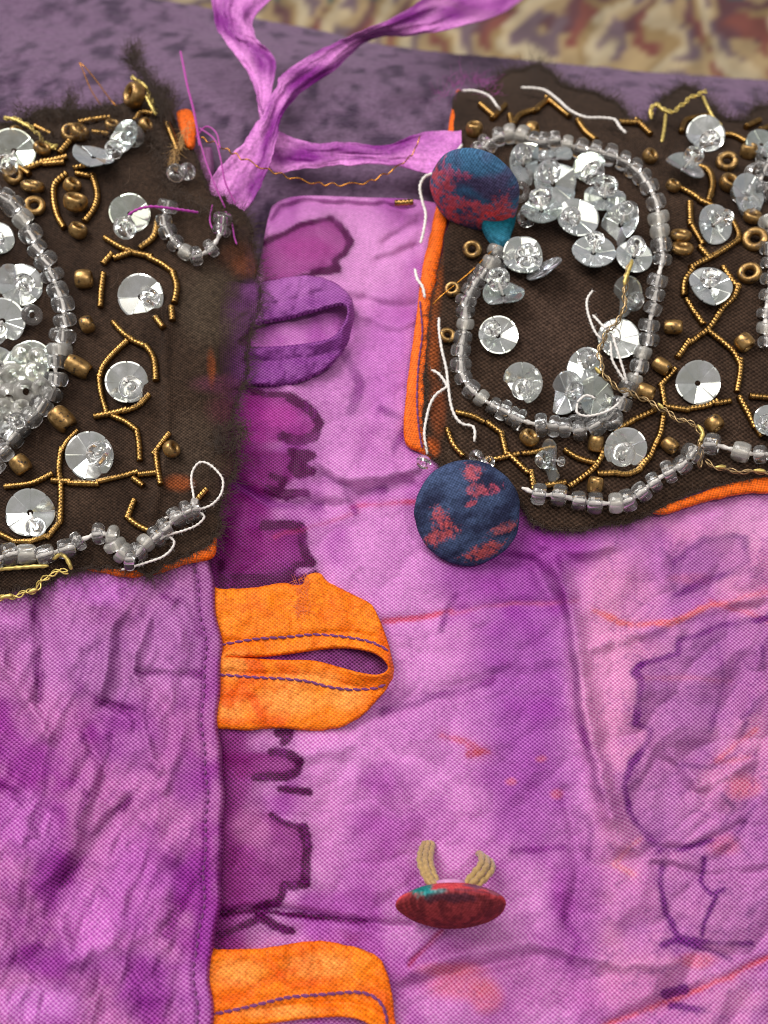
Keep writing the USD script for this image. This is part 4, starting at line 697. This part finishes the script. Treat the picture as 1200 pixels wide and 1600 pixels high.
def coils(parent, H, lists, r=5.3):
    for pts in lists:
        p = np.array(pts, float); p[0] += 5.5 * (p[0] - p[1]) / np.linalg.norm(p[0] - p[1]); p[-1] += 5.5 * (p[-1] - p[-2]) / np.linalg.norm(p[-1] - p[-2]); s = mpp(*p[0], 4 * MM); h = H(p[:, 0], p[:, 1]) + r * s * 0.95
        part(parent, 'bullion_coil', coil3(P(p[:, 0], p[:, 1], h), r * s * rng.uniform(0.92, 1.08), 6.0 * s * rng.uniform(0.9, 1.1)), bullion)
coils(pl, H_pl, [[(100, 275), (86, 288), (84, 312), (90, 338), (98, 352)], [(120, 262), (140, 258)], [(124, 272), (136, 274)], [(146, 279), (152, 304), (147, 325), (135, 342)], [(168, 374), (186, 385), (203, 392)], [(200, 396), (182, 402)], [(172, 400), (164, 409)], [(213, 396), (233, 400)], [(236, 404), (254, 413), (268, 424)], [(270, 428), (276, 448), (273, 468)], [(268, 484), (269, 496)], [(252, 508), (246, 500)], [(161, 432), (158, 455), (157, 475)], [(180, 507), (192, 520), (206, 530)], [(207, 532), (225, 540)], [(230, 544), (240, 560), (243, 590)], [(195, 536), (174, 556), (160, 575), (157, 585)], [(155, 592), (158, 615), (165, 640)], [(230, 620), (216, 634), (196, 642)], [(194, 641), (174, 646), (152, 650)], [(180, 652), (196, 659), (211, 670)], [(214, 676), (217, 695), (218, 715)], [(118, 676), (105, 690), (98, 702)],
              [(95, 705), (92, 730), (93, 746)], [(95, 755), (95, 785), (94, 812)], [(92, 818), (76, 838)], [(72, 838), (48, 846)], [(46, 846), (25, 846)], [(22, 845), (0, 834)], [(78, 742), (58, 752), (40, 757), (12, 760)], [(86, 751), (106, 752)], [(112, 755), (150, 756)], [(156, 752), (186, 745), (211, 738)], [(262, 680), (242, 706)], [(244, 712), (246, 730), (250, 752)], [(222, 741), (240, 739)], [(212, 750), (220, 756)], [(208, 785), (200, 806)], [(204, 812), (216, 821), (230, 828)], [(311, 777), (319, 768)], [(45, 262), (63, 255)], [(70, 252), (84, 250), (100, 246)], [(72, 256), (96, 254)], [(60, 200), (76, 208)], [(128, 190), (150, 186), (168, 184)], [(150, 207), (166, 209)], [(214, 186), (222, 176), (236, 178)], [(262, 196), (270, 216), (276, 232)], [(96, 236), (108, 222)], [(30, 262), (42, 270)], [(245, 350), (240, 370), (222, 385)]])
coils(pr, H_pr, [[(755, 167), (770, 180)], [(772, 182), (786, 168)], [(798, 186), (800, 196)], [(804, 191), (813, 179), (836, 172)], [(837, 171), (856, 155)], [(858, 156), (872, 168), (886, 179)], [(906, 193), (914, 205), (927, 216)], [(973, 191), (997, 191)], [(998, 191), (1013, 206)], [(1066, 201), (1070, 190), (1080, 185), (1103, 181)], [(1127, 210), (1145, 211), (1161, 219)], [(1089, 259), (1106, 266), (1113, 288), (1108, 310)], [(1066, 295), (1080, 302), (1094, 312)], [(1096, 314), (1122, 326)], [(1078, 322), (1079, 348)], [(1080, 350), (1088, 364), (1096, 378)], [(1147, 350), (1154, 366), (1152, 374)], [(1150, 377), (1134, 388), (1119, 397)], [(1116, 399), (1098, 408), (1083, 416)], [(1096, 389), (1108, 402)],
              [(1080, 424), (1070, 440), (1069, 457)], [(1132, 421), (1142, 436), (1152, 448)], [(1152, 450), (1146, 464), (1130, 480), (1122, 492)], [(1120, 495), (1110, 510), (1098, 521)], [(1096, 522), (1080, 534)], [(1074, 536), (1066, 548), (1061, 555)], [(1075, 471), (1084, 486)], [(1090, 494), (1096, 503)], [(1110, 519), (1124, 530)], [(1130, 535), (1146, 550), (1154, 565)], [(1157, 566), (1156, 584), (1152, 607)], [(1052, 580), (1034, 600)], [(1034, 604), (1038, 630)], [(1036, 652), (1032, 676), (1026, 690)], [(1025, 692), (1016, 712)], [(1014, 714), (1000, 732)], [(998, 734), (980, 741), (962, 739)], [(960, 739), (938, 740)], [(1020, 642), (990, 656)], [(986, 659), (962, 672)], [(1044, 636), (1072, 640)], [(1080, 638), (1104, 634), (1116, 628)], [(1120, 630), (1137, 627)], [(1157, 624), (1168, 644), (1178, 664)], [(1180, 666), (1188, 678)], [(1176, 619), (1210, 622)],
              [(892, 758), (910, 746), (928, 731)], [(930, 728), (938, 716), (941, 704)], [(886, 705), (904, 716), (925, 722)], [(857, 700), (836, 706), (820, 708)], [(806, 710), (780, 716), (757, 721)], [(717, 645), (738, 650), (752, 657)], [(764, 662), (780, 674)], [(784, 680), (790, 706)], [(797, 712), (822, 736)], [(700, 674), (708, 694), (721, 709)], [(857, 758), (880, 754)], [(830, 740), (833, 760)], [(698, 282), (712, 288)], [(640, 316), (622, 317)], [(1170, 196), (1182, 190)], [(1192, 202), (1206, 196)]])
#REST
# ------------------------------------------------------------------ cloth-covered buttons
NAVY, BLUE, CORAL, TEAL = (44, 50, 84), (66, 104, 142), (206, 82, 90), (24, 112, 122)
def button(label, cx, cy, R_px, h, axis, roll, prof, dyef, streak):
    s = mpp(cx, cy, h); R = R_px * s; b = basis(axis, roll); c = P(cx, cy, h)
    th = thing('fabric_button', label, 'button', c)
    p = catmull(prof, 20) * R; seg = 200
    a = np.linspace(0, 2 * np.pi, seg, endpoint=False); n = len(p)
    v = np.stack([np.outer(np.cos(a), p[:, 0]), np.outer(np.sin(a), p[:, 0]), np.tile(p[:, 1], (seg, 1))], -1).reshape(-1, 3)
    i = np.arange(seg)[:, None] * n; i2 = ((np.arange(seg) + 1) % seg)[:, None] * n; j = np.arange(n - 1)[None]
    f = np.vstack([np.stack([i + j, i2 + j, i2 + j + 1], -1).reshape(-1, 3), np.stack([i + j, i2 + j + 1, i + j + 1], -1).reshape(-1, 3)])
    u = v / R
    wr = 0.02 * fb(u[:, 0] * 6 + u[:, 1], u[:, 1] * 24 + u[:, 2] * 9, 6.0, 91, 3) + 0.11 * fb(u[:, 0] * 3, u[:, 1] * 5, 2.0, 92, 3); v = v * (1 + wr[:, None] * 0.8)
    W = v @ b.T + c
    uv = np.stack([v[:, 0] + 0.3 * v[:, 1], v[:, 1] - 0.3 * v[:, 0]], 1) / (0.2 * MM)
    part(th, 'button_cap', (W, f), button_cloth, dye=dyef(u), uv=uv)
    return th, c, R, b
def paintdye(u, seed, base, spots, thr, streak=3.0):
    x, y = u[:, 0], u[:, 1]; n = fb(x * 10, y * 10 * streak, 4.0, seed, 5); n2 = fb(x * 10, y * 10 * streak, 5.0, seed + 3, 4); n3 = fb(x * 30, y * 30, 2.4, seed + 6, 3) + 0.7 * fb(x * 30, y * 30 * streak * .6, 0.9, seed + 7, 2)
    c = lin(*base[0]) * (1 - sm(0.5 + 3 * n2)[:, None]) + lin(*base[1]) * sm(0.5 + 3 * n2)[:, None]
    for (sx, sy, rx, ry, col) in spots:
        k = 0.8 * sm(0.35 + 1.5 * (1 - np.hypot((x - sx) / rx, (y - sy) / ry)) + 1.0 * thr * n + 2.4 * n3)[:, None] * sm(0.78 + 2.2 * n3 + 0.8 * n2)[:, None]; c = c * (1 - k) + lin(*col) * k
    return c
dome = [(0.0, 0.30), (0.35, 0.275), (0.7, 0.19), (0.93, 0.05), (1.0, -0.09), (0.95, -0.19), (0.7, -0.24), (0.0, -0.25)]
# the navy one lies face up between loop and patch
ax = view_dir(731, 800) + img_vec(731, 800, 60) * 0.12
x2 = basis(ax, 0)
def frame_roll(px, py, axis):
    """roll that puts the local x axis along the picture's x"""
    b = basis(axis, 0); r = img_vec(px, py, 0); return math.atan2(r @ b[:, 1], r @ b[:, 0])
th, c, R, b = button('round dark navy cloth button with coral flecks under the right patch corner', 731, 800, 83, 4.2 * MM, ax, frame_roll(731, 800, ax), dome,
    lambda u: paintdye(np.stack([u[:, 0] * .92 + u[:, 1] * .38, -u[:, 0] * .38 + u[:, 1] * .92, u[:, 2]], 1), 93, ((38, 42, 66), (64, 78, 110)), [(0.36, 0.66, .16, .14, (186, 84, 94)), (0.58, 0.22, .16, .10, (176, 74, 96)), (.3, .3, .2, .12, (170, 78, 92)), (-.55, .05, .16, .2, (184, 80, 86)), (-.65, -.25, .3, .14, (184, 82, 86)), (.1, .1, .1, .06, (166, 76, 92)), (0.0, -.8, .4, .11, (190, 86, 84)), (.55, -.55, .3, .08, (160, 80, 84))], 1.6, 2.4), 3)
part(th, 'shank', thread3(np.stack([c - b[:, 2] * R * 0.2, P(733, 800, 2.2 * MM), P(737, 800, 1.2 * MM)]), 0.5 * MM, n=5), beige_cord)
# the blue and coral one is tipped back over the beads
ax = view_dir(745, 308) * 0.74 + img_vec(745, 308, 240) * 0.66
th, c, R, b = button('blue and coral painted cloth button tipped over the beads, teal cloth tail below', 739, 304, 73, 6.8 * MM, ax, frame_roll(745, 308, ax), [(0.0, 0.30), (0.35, 0.29), (0.7, 0.24), (0.93, 0.08), (1.0, -0.08), (0.95, -0.24), (0.7, -0.34), (0.0, -0.36)],
    lambda u: paintdye(u, 97, ((76, 72, 104), (62, 102, 136)), [(-.62, .3, .3, .26, CORAL), (-.9, -.15, .2, .3, CORAL), (.1, -.15, 1.0, .2, CORAL), (.1, -.42, .8, .24, CORAL), (-.2, .05, .5, .08, (206, 88, 104)), (.7, -.02, .2, .3, CORAL), (.55, -.3, .25, .2, (240, 76, 78)), (-.35, .62, .4, .1, (176, 84, 116))], 1.5, 1.8), 2)
tl = [(755, 345), (775, 340), (803, 330), (806, 345), (799, 362), (797, 378), (785, 384), (772, 378), (758, 362)]
mesh, col, uv = sheet(poly(tl, True, 6, rough=1.5, seed=9), lambda x, y, d: 5.0 * MM + 0.5 * MM * fb(x, y, 16, 98, 3) + 0.6 * MM * sm(d / 10), 2.6, lambda x, y: lin(16, 84, 100) * (1 - sm((y - 345) / 40)[:, None]) + lin(60, 130, 156) * sm((y - 345) / 40)[:, None], 0.8 * MM)
part(th, 'cloth_tail', mesh, button_cloth, dye=col, uv=uv)
part(th, 'shank', thread3(np.stack([c - b[:, 2] * R * 0.4, P(775, 350, 3.2 * MM), P(778, 352, 2.6 * MM)]), 0.5 * MM, n=5), beige_cord)
def redpaint_shade(u):
    x, z, d = u[:, 0], u[:, 2], u[:, 1]; n = fb(x * 10, z * 24 + d * 8, 4.0, 103, 4); n2 = 1.3 * fb(x * 16, z * 30 + d * 14, 2.0, 104, 3) + 0.9 * fb(x * 30, z * 50 + d * 26, 1.6, 105, 2)
    back = sm(0.5 - 9 * (z - 0.0) + 1.6 * n)[:, None]
    c = (lin(110, 44, 50) * (1 - sm(0.5 + 2.6 * n2)[:, None]) + lin(150, 58, 62) * sm(0.5 + 2.6 * n2)[:, None]) * (1 - back) + (lin(196, 66, 74) * (1 - sm(0.5 + 2 * n2)[:, None]) + lin(226, 88, 90) * sm(0.5 + 2 * n2)[:, None]) * back  # light painted in: back half brighter red, face half darker
    for sx, sz, rx, rz, col, a in ((-.52, -.10, .26, .13, (30, 124, 122), 1), (-.25, -.03, .25, .05, (50, 140, 144), .8), (.42, -.16, .2, .08, (92, 84, 110), .8), (.75, -.1, .14, .08, (110, 90, 110), .7), (.1, .06, .5, .07, (64, 40, 54), .8), (-.2, -.28, .2, .05, (120, 60, 90), .6), (.3, -.05, .5, .03, (80, 48, 66), .7)):
        k = a * sm(0.5 + 1.6 * (1 - np.hypot((x - sx) / rx, (z - sz) / rz)) + 2 * n + 1.5 * n2)[:, None]; c = c * (1 - k) + lin(*col) * k
    return c
# the red one stands on its rim at the end of a beige cord
ax = img_vec(705, 1418, 270) * 0.93 + view_dir(705, 1418) * 0.22
lens = [(0.0, 0.32), (0.4, 0.29), (0.75, 0.18), (0.95, 0.06), (1.0, -0.03), (0.94, -0.12), (0.7, -0.24), (0.38, -0.32), (0.0, -0.34)]
th, c, R, b = button('dull red cloth button seen edge on, hanging by beige cords above the bottom loop', 705, 1417, 86, 5.6 * MM, ax, frame_roll(705, 1418, ax), lens,
    redpaint_shade, 1)
sh, _ = resample(np.stack([c - b[:, 2] * R * 0.20, c - b[:, 2] * R * 0.42]), 0.1 * MM)
part(th, 'shank', tube(sh, np.linspace(0.36, 0.30, len(sh)) * R, 24), shank_plastic)
for side, ends in ((0, [(685, 1389, 5.8), (673, 1372, 5.2), (664, 1345, 3.6), (668, 1322, 1.6), (670, 1314, 0.9)]), (1, [(728, 1389, 5.8), (744, 1374, 5.4), (760, 1354, 4.2), (758, 1340, 2.2), (747, 1335, 0.9)])):
    for k in range(3):
        o = (k - 1) * 8.5
        part(th, 'cord', thread3(px3([(x + o * (0.55 + 0.45 * math.sin(i * .8)) * (1 if i < 4 else .4), y + (o * 0.6 if side else 0) * (1 if i < 4 else .3), z + 0.25 * (k == 1)) for i, (x, y, z) in enumerate(ends)], 0), 0.29 * MM, 0.26, 8, 3.4), beige_cord)

# ------------------------------------------------------------------ silk tie ribbons
def ribbon(label, L, R_, seed, n=14):
    """L, R_: the two edges, (x, y, height mm) in step"""
    l, r = catmull(np.array(L, float), n), catmull(np.array(R_, float), n); ed = np.arange(len(l)) * 5.0; l = l + np.stack([fb(ed, ed * 0, 22, seed, 3) * 8, fb(ed, ed * 0 + 9, 22, seed, 3) * 8, ed * 0], 1); r = r + np.stack([fb(ed, ed * 0 + 50, 22, seed, 3) * 8, fb(ed, ed * 0 + 90, 22, seed, 3) * 8, ed * 0], 1); m_ = 34
    w = np.linspace(0, 1, m_)[None, :, None]; g = l[:, None] * (1 - w) + r[:, None] * w
    x, y, h = g[..., 0], g[..., 1], g[..., 2] * MM
    t = np.linspace(0, 1, m_)[None] + np.zeros((len(l), 1)); along = np.cumsum(np.r_[0, np.linalg.norm(np.diff((l + r)[:, :2] / 2, axis=0), axis=1)])[:, None] + 0 * t
    h = h + 1.0 * MM * fb(along, t * 60, 60, seed, 2) + 1.1 * MM * fb(along * 0.22, t * 60, 15, seed + 1, 3) + 0.4 * MM * (np.abs(fb(along * 0.3 + t * 20, t * 50, 24, seed + 7, 3)) * -4 + 1) * 0.5
    V = P(x, y, h); k = len(l)
    i = (np.arange(k - 1)[:, None] * m_ + np.arange(m_ - 1)[None]).ravel()
    f = np.vstack([np.stack([i, i + 1, i + m_ + 1], 1), np.stack([i, i + m_ + 1, i + m_], 1)])
    V = V.reshape(-1, 3); nn = trimesh.Trimesh(V, f, process=False).vertex_normals
    c = fb(along * 0.35, t * 70, 22, seed + 2, 4) + 0.35 * fb(along, t * 30, 40, seed + 4, 2); tt = sm(0.5 + 1.9 * c).reshape(-1, 1)
    col = lin(124, 34, 130) * (1 - tt) + lin(220, 138, 212) * tt  # pale patches paint satin highlights, dark ones the shade of folds
    uv = np.stack([along / 3.6, t * 60 + along * 0], -1).reshape(-1, 2)
    V2 = V - nn * 0.12 * MM; rim = np.r_[np.arange(0, k * m_, m_)]; nV = len(V)
    f2 = [f, f[:, ::-1] + nV]
    for e in (np.arange(k) * m_, np.arange(k) * m_ + m_ - 1, np.arange(m_), (k - 1) * m_ + np.arange(m_)):
        a, b = e[:-1], e[1:]; f2 += [np.stack([a, b, b + nV], 1), np.stack([a, b + nV, a + nV], 1)]
    part(None, 'silk_ribbon', (np.vstack([V, V2]), np.vstack(f2)), ribbon_silk, dye=np.vstack([col, col]), uv=np.vstack([uv, uv]), label=label, cat='ribbon')
ribbon('twisted purple silk ribbon from the right patch bending up to the upper left', [(720, 205, 3.6), (660, 208, 4), (600, 228, 4), (540, 222, 4), (480, 222, 4), (430, 200, 4.5), (408, 168, 5), (392, 120, 5), (362, 78, 7), (338, 40, 9), (330, -10, 12), (320, -50, 14)],
       [(720, 288, 3), (660, 270, 3), (600, 256, 3), (540, 260, 2.5), (480, 262, 2), (430, 268, 2), (412, 230, 3), (424, 150, 4.5), (430, 96, 6), (402, 60, 8), (398, 26, 10), (452, -30, 14)], 111)
ribbon('shiny purple silk ribbon rising from the left patch corner diagonally to the upper right', [(326, 300, 3.4), (336, 268, 4.4), (372, 232, 5.8), (402, 190, 6.6), (424, 152, 7), (444, 112, 8), (500, 78, 9), (560, 52, 10), (640, 12, 11), (720, -40, 12), (770, -90, 12)],
       [(366, 350, 2.4), (392, 316, 3.2), (416, 272, 4.6), (432, 222, 5.6), (442, 178, 6.4), (474, 142, 6.4), (530, 104, 7), (582, 62, 7), (680, 50, 8), (790, 16, 9), (880, -60, 9)], 115)

# ------------------------------------------------------------------ loose threads lying on the work
def loose(label, strands, r, mat, cat='thread', ply=0.28, name='loose_thread', pr_=4.0):
    p0 = px3(strands[0][:1], 0)[0]; t_ = thing(name, label, cat, p0)
    for s_ in strands:
        k_ = part(t_, 'strand', thread3(px3(s_, 0), r * 0.78 * MM, ply * 1.2, 8, pr_), mat)
        if mat is white_thread:
            c_, _ = resample(catmull(px3(s_, 0), 10), 0.16 * MM); c_ = c_[rng.integers(len(c_), size=2 * len(c_))]
            part(k_, 'fuzz', fibres(c_, rng.normal(size=c_.shape), rng.uniform(0.15, 0.6, len(c_)) * MM, 0.011 * MM, 0.7), mat, kind='stuff')
    return t_
loose('thick white thread lying across the top edge of the right patch', [[(814, 137, 4.2), (836, 138, 4.4), (853, 142, 4.4), (872, 156, 4.4), (890, 172, 4.4), (914, 183, 4.4), (940, 184, 4.4), (960, 187, 4.4), (968, 198, 4.3), (978, 208, 4)]], 0.22, white_thread)
loose('white thread running down past the blue and coral button along the orange edging', [[(722, 226, 4.6), (712, 240, 4.8), (700, 258, 4.6), (680, 270, 4.2), (664, 276, 4), (656, 292, 3.8), (660, 315, 3.6), (665, 335, 3.6), (662, 360, 3.6), (657, 380, 3.4)], [(648, 420, 2.6), (652, 436, 3), (660, 448, 3.2), (664, 465, 3)], [(722, 142, 4.2), (742, 142, 4.6), (764, 150, 4.8), (776, 165, 4.6), (782, 172, 4)]], 0.21, white_thread)
loose('forked white thread hanging over the lower left corner of the right patch', [[(686, 496, 3.6), (686, 515, 3.8), (690, 545, 3.9), (697, 575, 3.9), (700, 600, 3.9), (704, 630, 3.8), (711, 650, 3.8), (722, 662, 3.8), (738, 666, 3.8), (742, 676, 3.8), (741, 690, 3.6)], [(674, 578, 3.4), (684, 583, 3.6), (692, 592, 3.8), (699, 604, 3.9)], [(699, 604, 3.9), (682, 616, 3.6), (672, 632, 3.4), (666, 655, 3.2), (663, 680, 3), (668, 710, 2.6)]], 0.19, white_thread)
loose('fluffy white thread ends over the sequins inside the bead oval', [[(926, 454, 4.6), (918, 466, 4.8), (917, 480, 5), (922, 500, 5), (932, 522, 5.2), (948, 535, 5.4)], [(926, 492, 4.8), (938, 505, 5.2), (952, 520, 5.4), (962, 532, 5.5)], [(958, 528, 5.6), (966, 552, 5.6), (974, 578, 5.2), (980, 600, 4.6)], [(954, 535, 5.6), (956, 560, 5.4), (966, 580, 5), (978, 598, 4.6)], [(902, 630, 6), (902, 645, 6), (918, 650, 5.8), (945, 644, 5.6), (962, 634, 5.2), (975, 620, 4.6)], [(902, 628, 6.2), (915, 618, 6.2), (930, 622, 6)]], 0.17, white_thread)
loose('looped white thread at the lower right corner of the left patch', [[(304, 792, 5), (302, 772, 5), (299, 752, 4.9), (301, 736, 4.9), (311, 723, 4.9), (324, 724, 4.9), (338, 735, 4.8), (348, 750, 4.7), (346, 770, 4.7), (334, 786, 4.7), (318, 794, 4.9), (300, 796, 5.3), (280, 806, 5.6), (262, 808, 5.4), (252, 814, 5)], [(312, 800, 5.3), (319, 808, 5.3), (308, 820, 5.2), (290, 828, 5.4), (262, 836, 5.6), (250, 842, 5.6)], [(264, 838, 5.4), (272, 846, 5.2), (268, 858, 5), (254, 870, 4.9), (232, 878, 5.2), (206, 886, 4.7), (190, 890, 4.4)]], 0.15, white_thread)
loose('straight magenta thread standing up above the orange tab of the left patch', [[(282, 80, 9), (287, 105, 8.6), (293, 135, 7.8), (302, 170, 6.6), (308, 200, 5.6), (312, 228, 5)]], 0.2, magenta_thread)
loose('tangle of magenta threads where the ribbon leaves the left patch', [[(308, 205, 5.2), (318, 240, 5.6), (330, 275, 5.6), (345, 310, 5), (352, 325, 4.4)], [(312, 200, 5.4), (335, 218, 6.6), (344, 245, 6.8), (352, 285, 6), (368, 318, 4.8)], [(306, 215, 5), (322, 198, 6), (338, 208, 6.6), (344, 232, 6.8)], [(332, 320, 4.6), (328, 345, 4.6), (336, 362, 4.8), (346, 356, 5), (344, 340, 5), (336, 332, 5)], [(352, 330, 4.8), (362, 348, 4.9), (366, 370, 4.6), (370, 382, 4.4)]], 0.13, magenta_thread)
loose('short magenta thread lying across a clear sequin on the left patch', [[(200, 336, 6.4), (216, 327, 6.8), (236, 323, 6.8), (262, 325, 6.4), (290, 329, 5.8), (310, 332, 5.2)]], 0.2, magenta_thread)
c_ = px3([(314, 216, 5.4), (340, 226, 5.8), (365, 240, 6.4), (392, 254, 6.6), (420, 266, 6), (450, 276, 5.4), (480, 284, 5), (510, 288, 4.6), (540, 288, 4.6), (568, 286, 4.6), (590, 278, 4.8), (612, 266, 5), (630, 254, 5), (646, 238, 5.2), (656, 214, 5.6)], 0)
c_, s_ = resample(catmull(c_, 12), 0.1 * MM); c_ = c_ + (0.20 * MM * np.sin(s_ / MM * 2.9 + np.sin(s_ / MM)))[:, None] * np.array([0.2, 0.9, 0.3]) + (0.1 * MM * np.cos(s_ / MM * 2.9))[:, None] * np.array([0, -.4, 1])
t_ = thing('loose_wire', 'fine crimped gold wire strung in a curve between both patches', 'wire', c_[0]); part(t_, 'strand', tube(c_, 0.085 * MM, 6), gold_wire)
t_ = thing('loose_wire', 'hairpin of fine dark gold wire rising above the left patch', 'wire', P(180, 165, 5 * MM)); part(t_, 'strand', tube(catmull(px3([(158, 165, 4.6), (142, 140, 6), (128, 106, 8), (124, 98, 8.3), (134, 106, 8), (152, 128, 6.6), (172, 155, 5), (182, 166, 4.6)], 0), 10), 0.075 * MM, 6), gold_wire)
t_ = thing('loose_wire', 'fine gold wire lying slantwise below the blue and coral button', 'wire', P(780, 385, 4.6 * MM)); part(t_, 'strand', tube(catmull(px3([(786, 376, 4.8), (762, 398, 4.6), (738, 422, 4.4), (712, 444, 4), (690, 462, 3.8), (676, 476, 3.2)], 0), 10), 0.07 * MM, 6), gold_wire)
def chain(label, pts, r, mat, amp=4.5, per=26, extra=(), loops=True):
    c, s = resample(catmull(np.array(pts, float), 10), 2.0); t = np.gradient(c[:, :2], axis=0); t /= np.linalg.norm(t, axis=1, keepdims=True); n = np.stack([-t[:, 1], t[:, 0]], 1)
    t_ = thing('metallic_thread', label, 'thread', px3(c[:1], 0)[0])
    for sg in (1, -1, 0.25):
        q = c.copy(); w = np.sin(s / per * np.pi * 2 + (0 if sg > 0 else 1.0)) * amp * sg; q[:, :2] += n * w[:, None]; q[:, 2] += 0.15 * np.cos(s / per * np.pi * 2) * sg
        part(t_, 'strand', tube(px3(q, 0), r * MM, 6, 1 + 0.25 * np.cos(s[:, None] * 1.3 + np.arange(6)[None])), mat)
    for a in extra: part(t_, 'yellow_core', thread3(px3(a, 0), 0.22 * MM, 0.2), pale_gold)
    return t_
chain('long tarnished metallic thread trailing from the sequins to the bottom edge of the right patch', [(984, 412, 6.4), (978, 438, 6.4), (976, 468, 6.4), (972, 492, 6), (952, 516, 6), (940, 536, 6), (937, 560, 6), (946, 588, 5.8), (962, 604, 5.4), (985, 614, 4.8), (1010, 626, 4.2), (1036, 640, 4), (1062, 656, 4), (1086, 664, 4.2), (1094, 678, 4.6), (1094, 700, 4.6), (1092, 716, 4.4), (1096, 730, 4)], 0.085, silver_gold, 4, 34, [[(988, 406, 6.2), (984, 418, 6.6), (978, 434, 6.6), (975, 446, 6.4)], [(930, 574, 6), (938, 584, 6)], [(1028, 630, 4.4), (1036, 638, 4.4)], [(1090, 664, 4.6), (1098, 676, 4.8), (1094, 690, 4.8)]])
chain('metallic thread running right below the clear beads above the orange hem', [(1102, 720, 3.6), (1120, 730, 3.6), (1148, 736, 3.6), (1175, 737, 3.6), (1215, 738, 3.6)], 0.075, silver_gold, 3.5, 40, [[(1118, 730, 3.9), (1134, 729, 3.9)], [(1178, 735, 3.9), (1196, 736, 3.9)]])
chain('knotted yellow metallic thread sticking up at the top of the right patch', [(1018, 182, 4.6), (1017, 170, 5), (1028, 164, 5.2), (1042, 174, 5.2), (1056, 172, 5.2), (1070, 160, 5.6), (1084, 150, 6), (1104, 143, 6.4)], 0.11, pale_gold, 3, 22, [[(1018, 186, 4.4), (1016, 172, 5), (1026, 164, 5.4), (1036, 172, 5.4), (1046, 176, 5.2)], [(1098, 150, 6), (1106, 168, 5.6), (1116, 186, 5), (1128, 196, 4.6)], [(1040, 178, 5), (1038, 200, 4.6), (1034, 222, 4.2)]])
chain('frayed yellow metallic thread along the bottom edge of the left patch', [(-20, 934, 4.4), (8, 934, 4.4), (34, 928, 4.4), (54, 922, 4.5), (66, 908, 4.8), (82, 896, 5), (106, 892, 5)], 0.085, pale_gold, 4.5, 32, [[(112, 890, 5), (106, 876, 5.4), (96, 866, 5.6), (82, 874, 5.2)], [(0, 934, 4.7), (20, 930, 4.7)], [(44, 926, 4.8), (58, 920, 4.8)], [(-10, 890, 5), (40, 886, 5), (76, 884, 5.1)]])
chain('short yellow metallic thread on the top left edge of the left patch', [(6, 185, 5), (24, 186, 5.2), (40, 194, 5.2), (54, 204, 5), (70, 222, 4.8), (88, 232, 4.8)], 0.1, pale_gold, 3, 22, [[(6, 184, 5.2), (20, 186, 5.4), (34, 192, 5.3), (48, 200, 5.2)], [(80, 232, 5), (90, 226, 5)]])
chain('gold metallic thread end beside the wool tuft on the left patch', [(205, 120, 6.6), (216, 128, 6.6), (226, 138, 6.4), (234, 150, 6), (240, 166, 5.6), (246, 178, 5.2)], 0.09, pale_gold, 3, 18, [[(206, 120, 7), (214, 126, 7)], [(220, 128, 7), (230, 138, 6.8)], [(228, 150, 6.8), (236, 166, 6.4), (244, 180, 5.8)]])
st = []; di = []
for _ in range(150):
    t = rng.random(); a = np.array([296 - 26 * t + rng.normal() * 4, 190 + 62 * t + rng.normal() * 4]); st.append(P(*a, 5 * MM + rng.random() * .6 * MM)); di.append(img_vec(*a, -112 + rng.normal() * 22) + view_dir(*a) * rng.normal() * .2)
t_ = thing('frayed_tan_yarn', 'frayed tan yarn end hanging from the orange tab of the left patch', 'yarn', st[0]); part(t_, 'yarn', fibres(st, di, rng.uniform(.8, 2.0, 150) * MM, 0.03 * MM, .3), tan_fibre, kind='stuff')
st = []; di = []
for _ in range(90):
    t = rng.random(); a = np.array([690 + 85 * t + rng.normal() * 5, 150 - 22 * math.sin(t * 3.1) + rng.normal() * 4]); st.append(P(*a, 4.2 * MM + rng.random() * 1.2 * MM)); di.append(img_vec(*a, rng.uniform(-20, 220)) + view_dir(*a) * rng.normal() * .2)
t_ = thing('magenta_fluff', 'wisp of magenta silk fluff above the orange corner of the right patch', 'thread', st[0]); part(t_, 'fluff', fibres(st, di, rng.uniform(1.2, 3.4, 90) * MM, 0.022 * MM, .7), magenta_thread, kind='stuff')
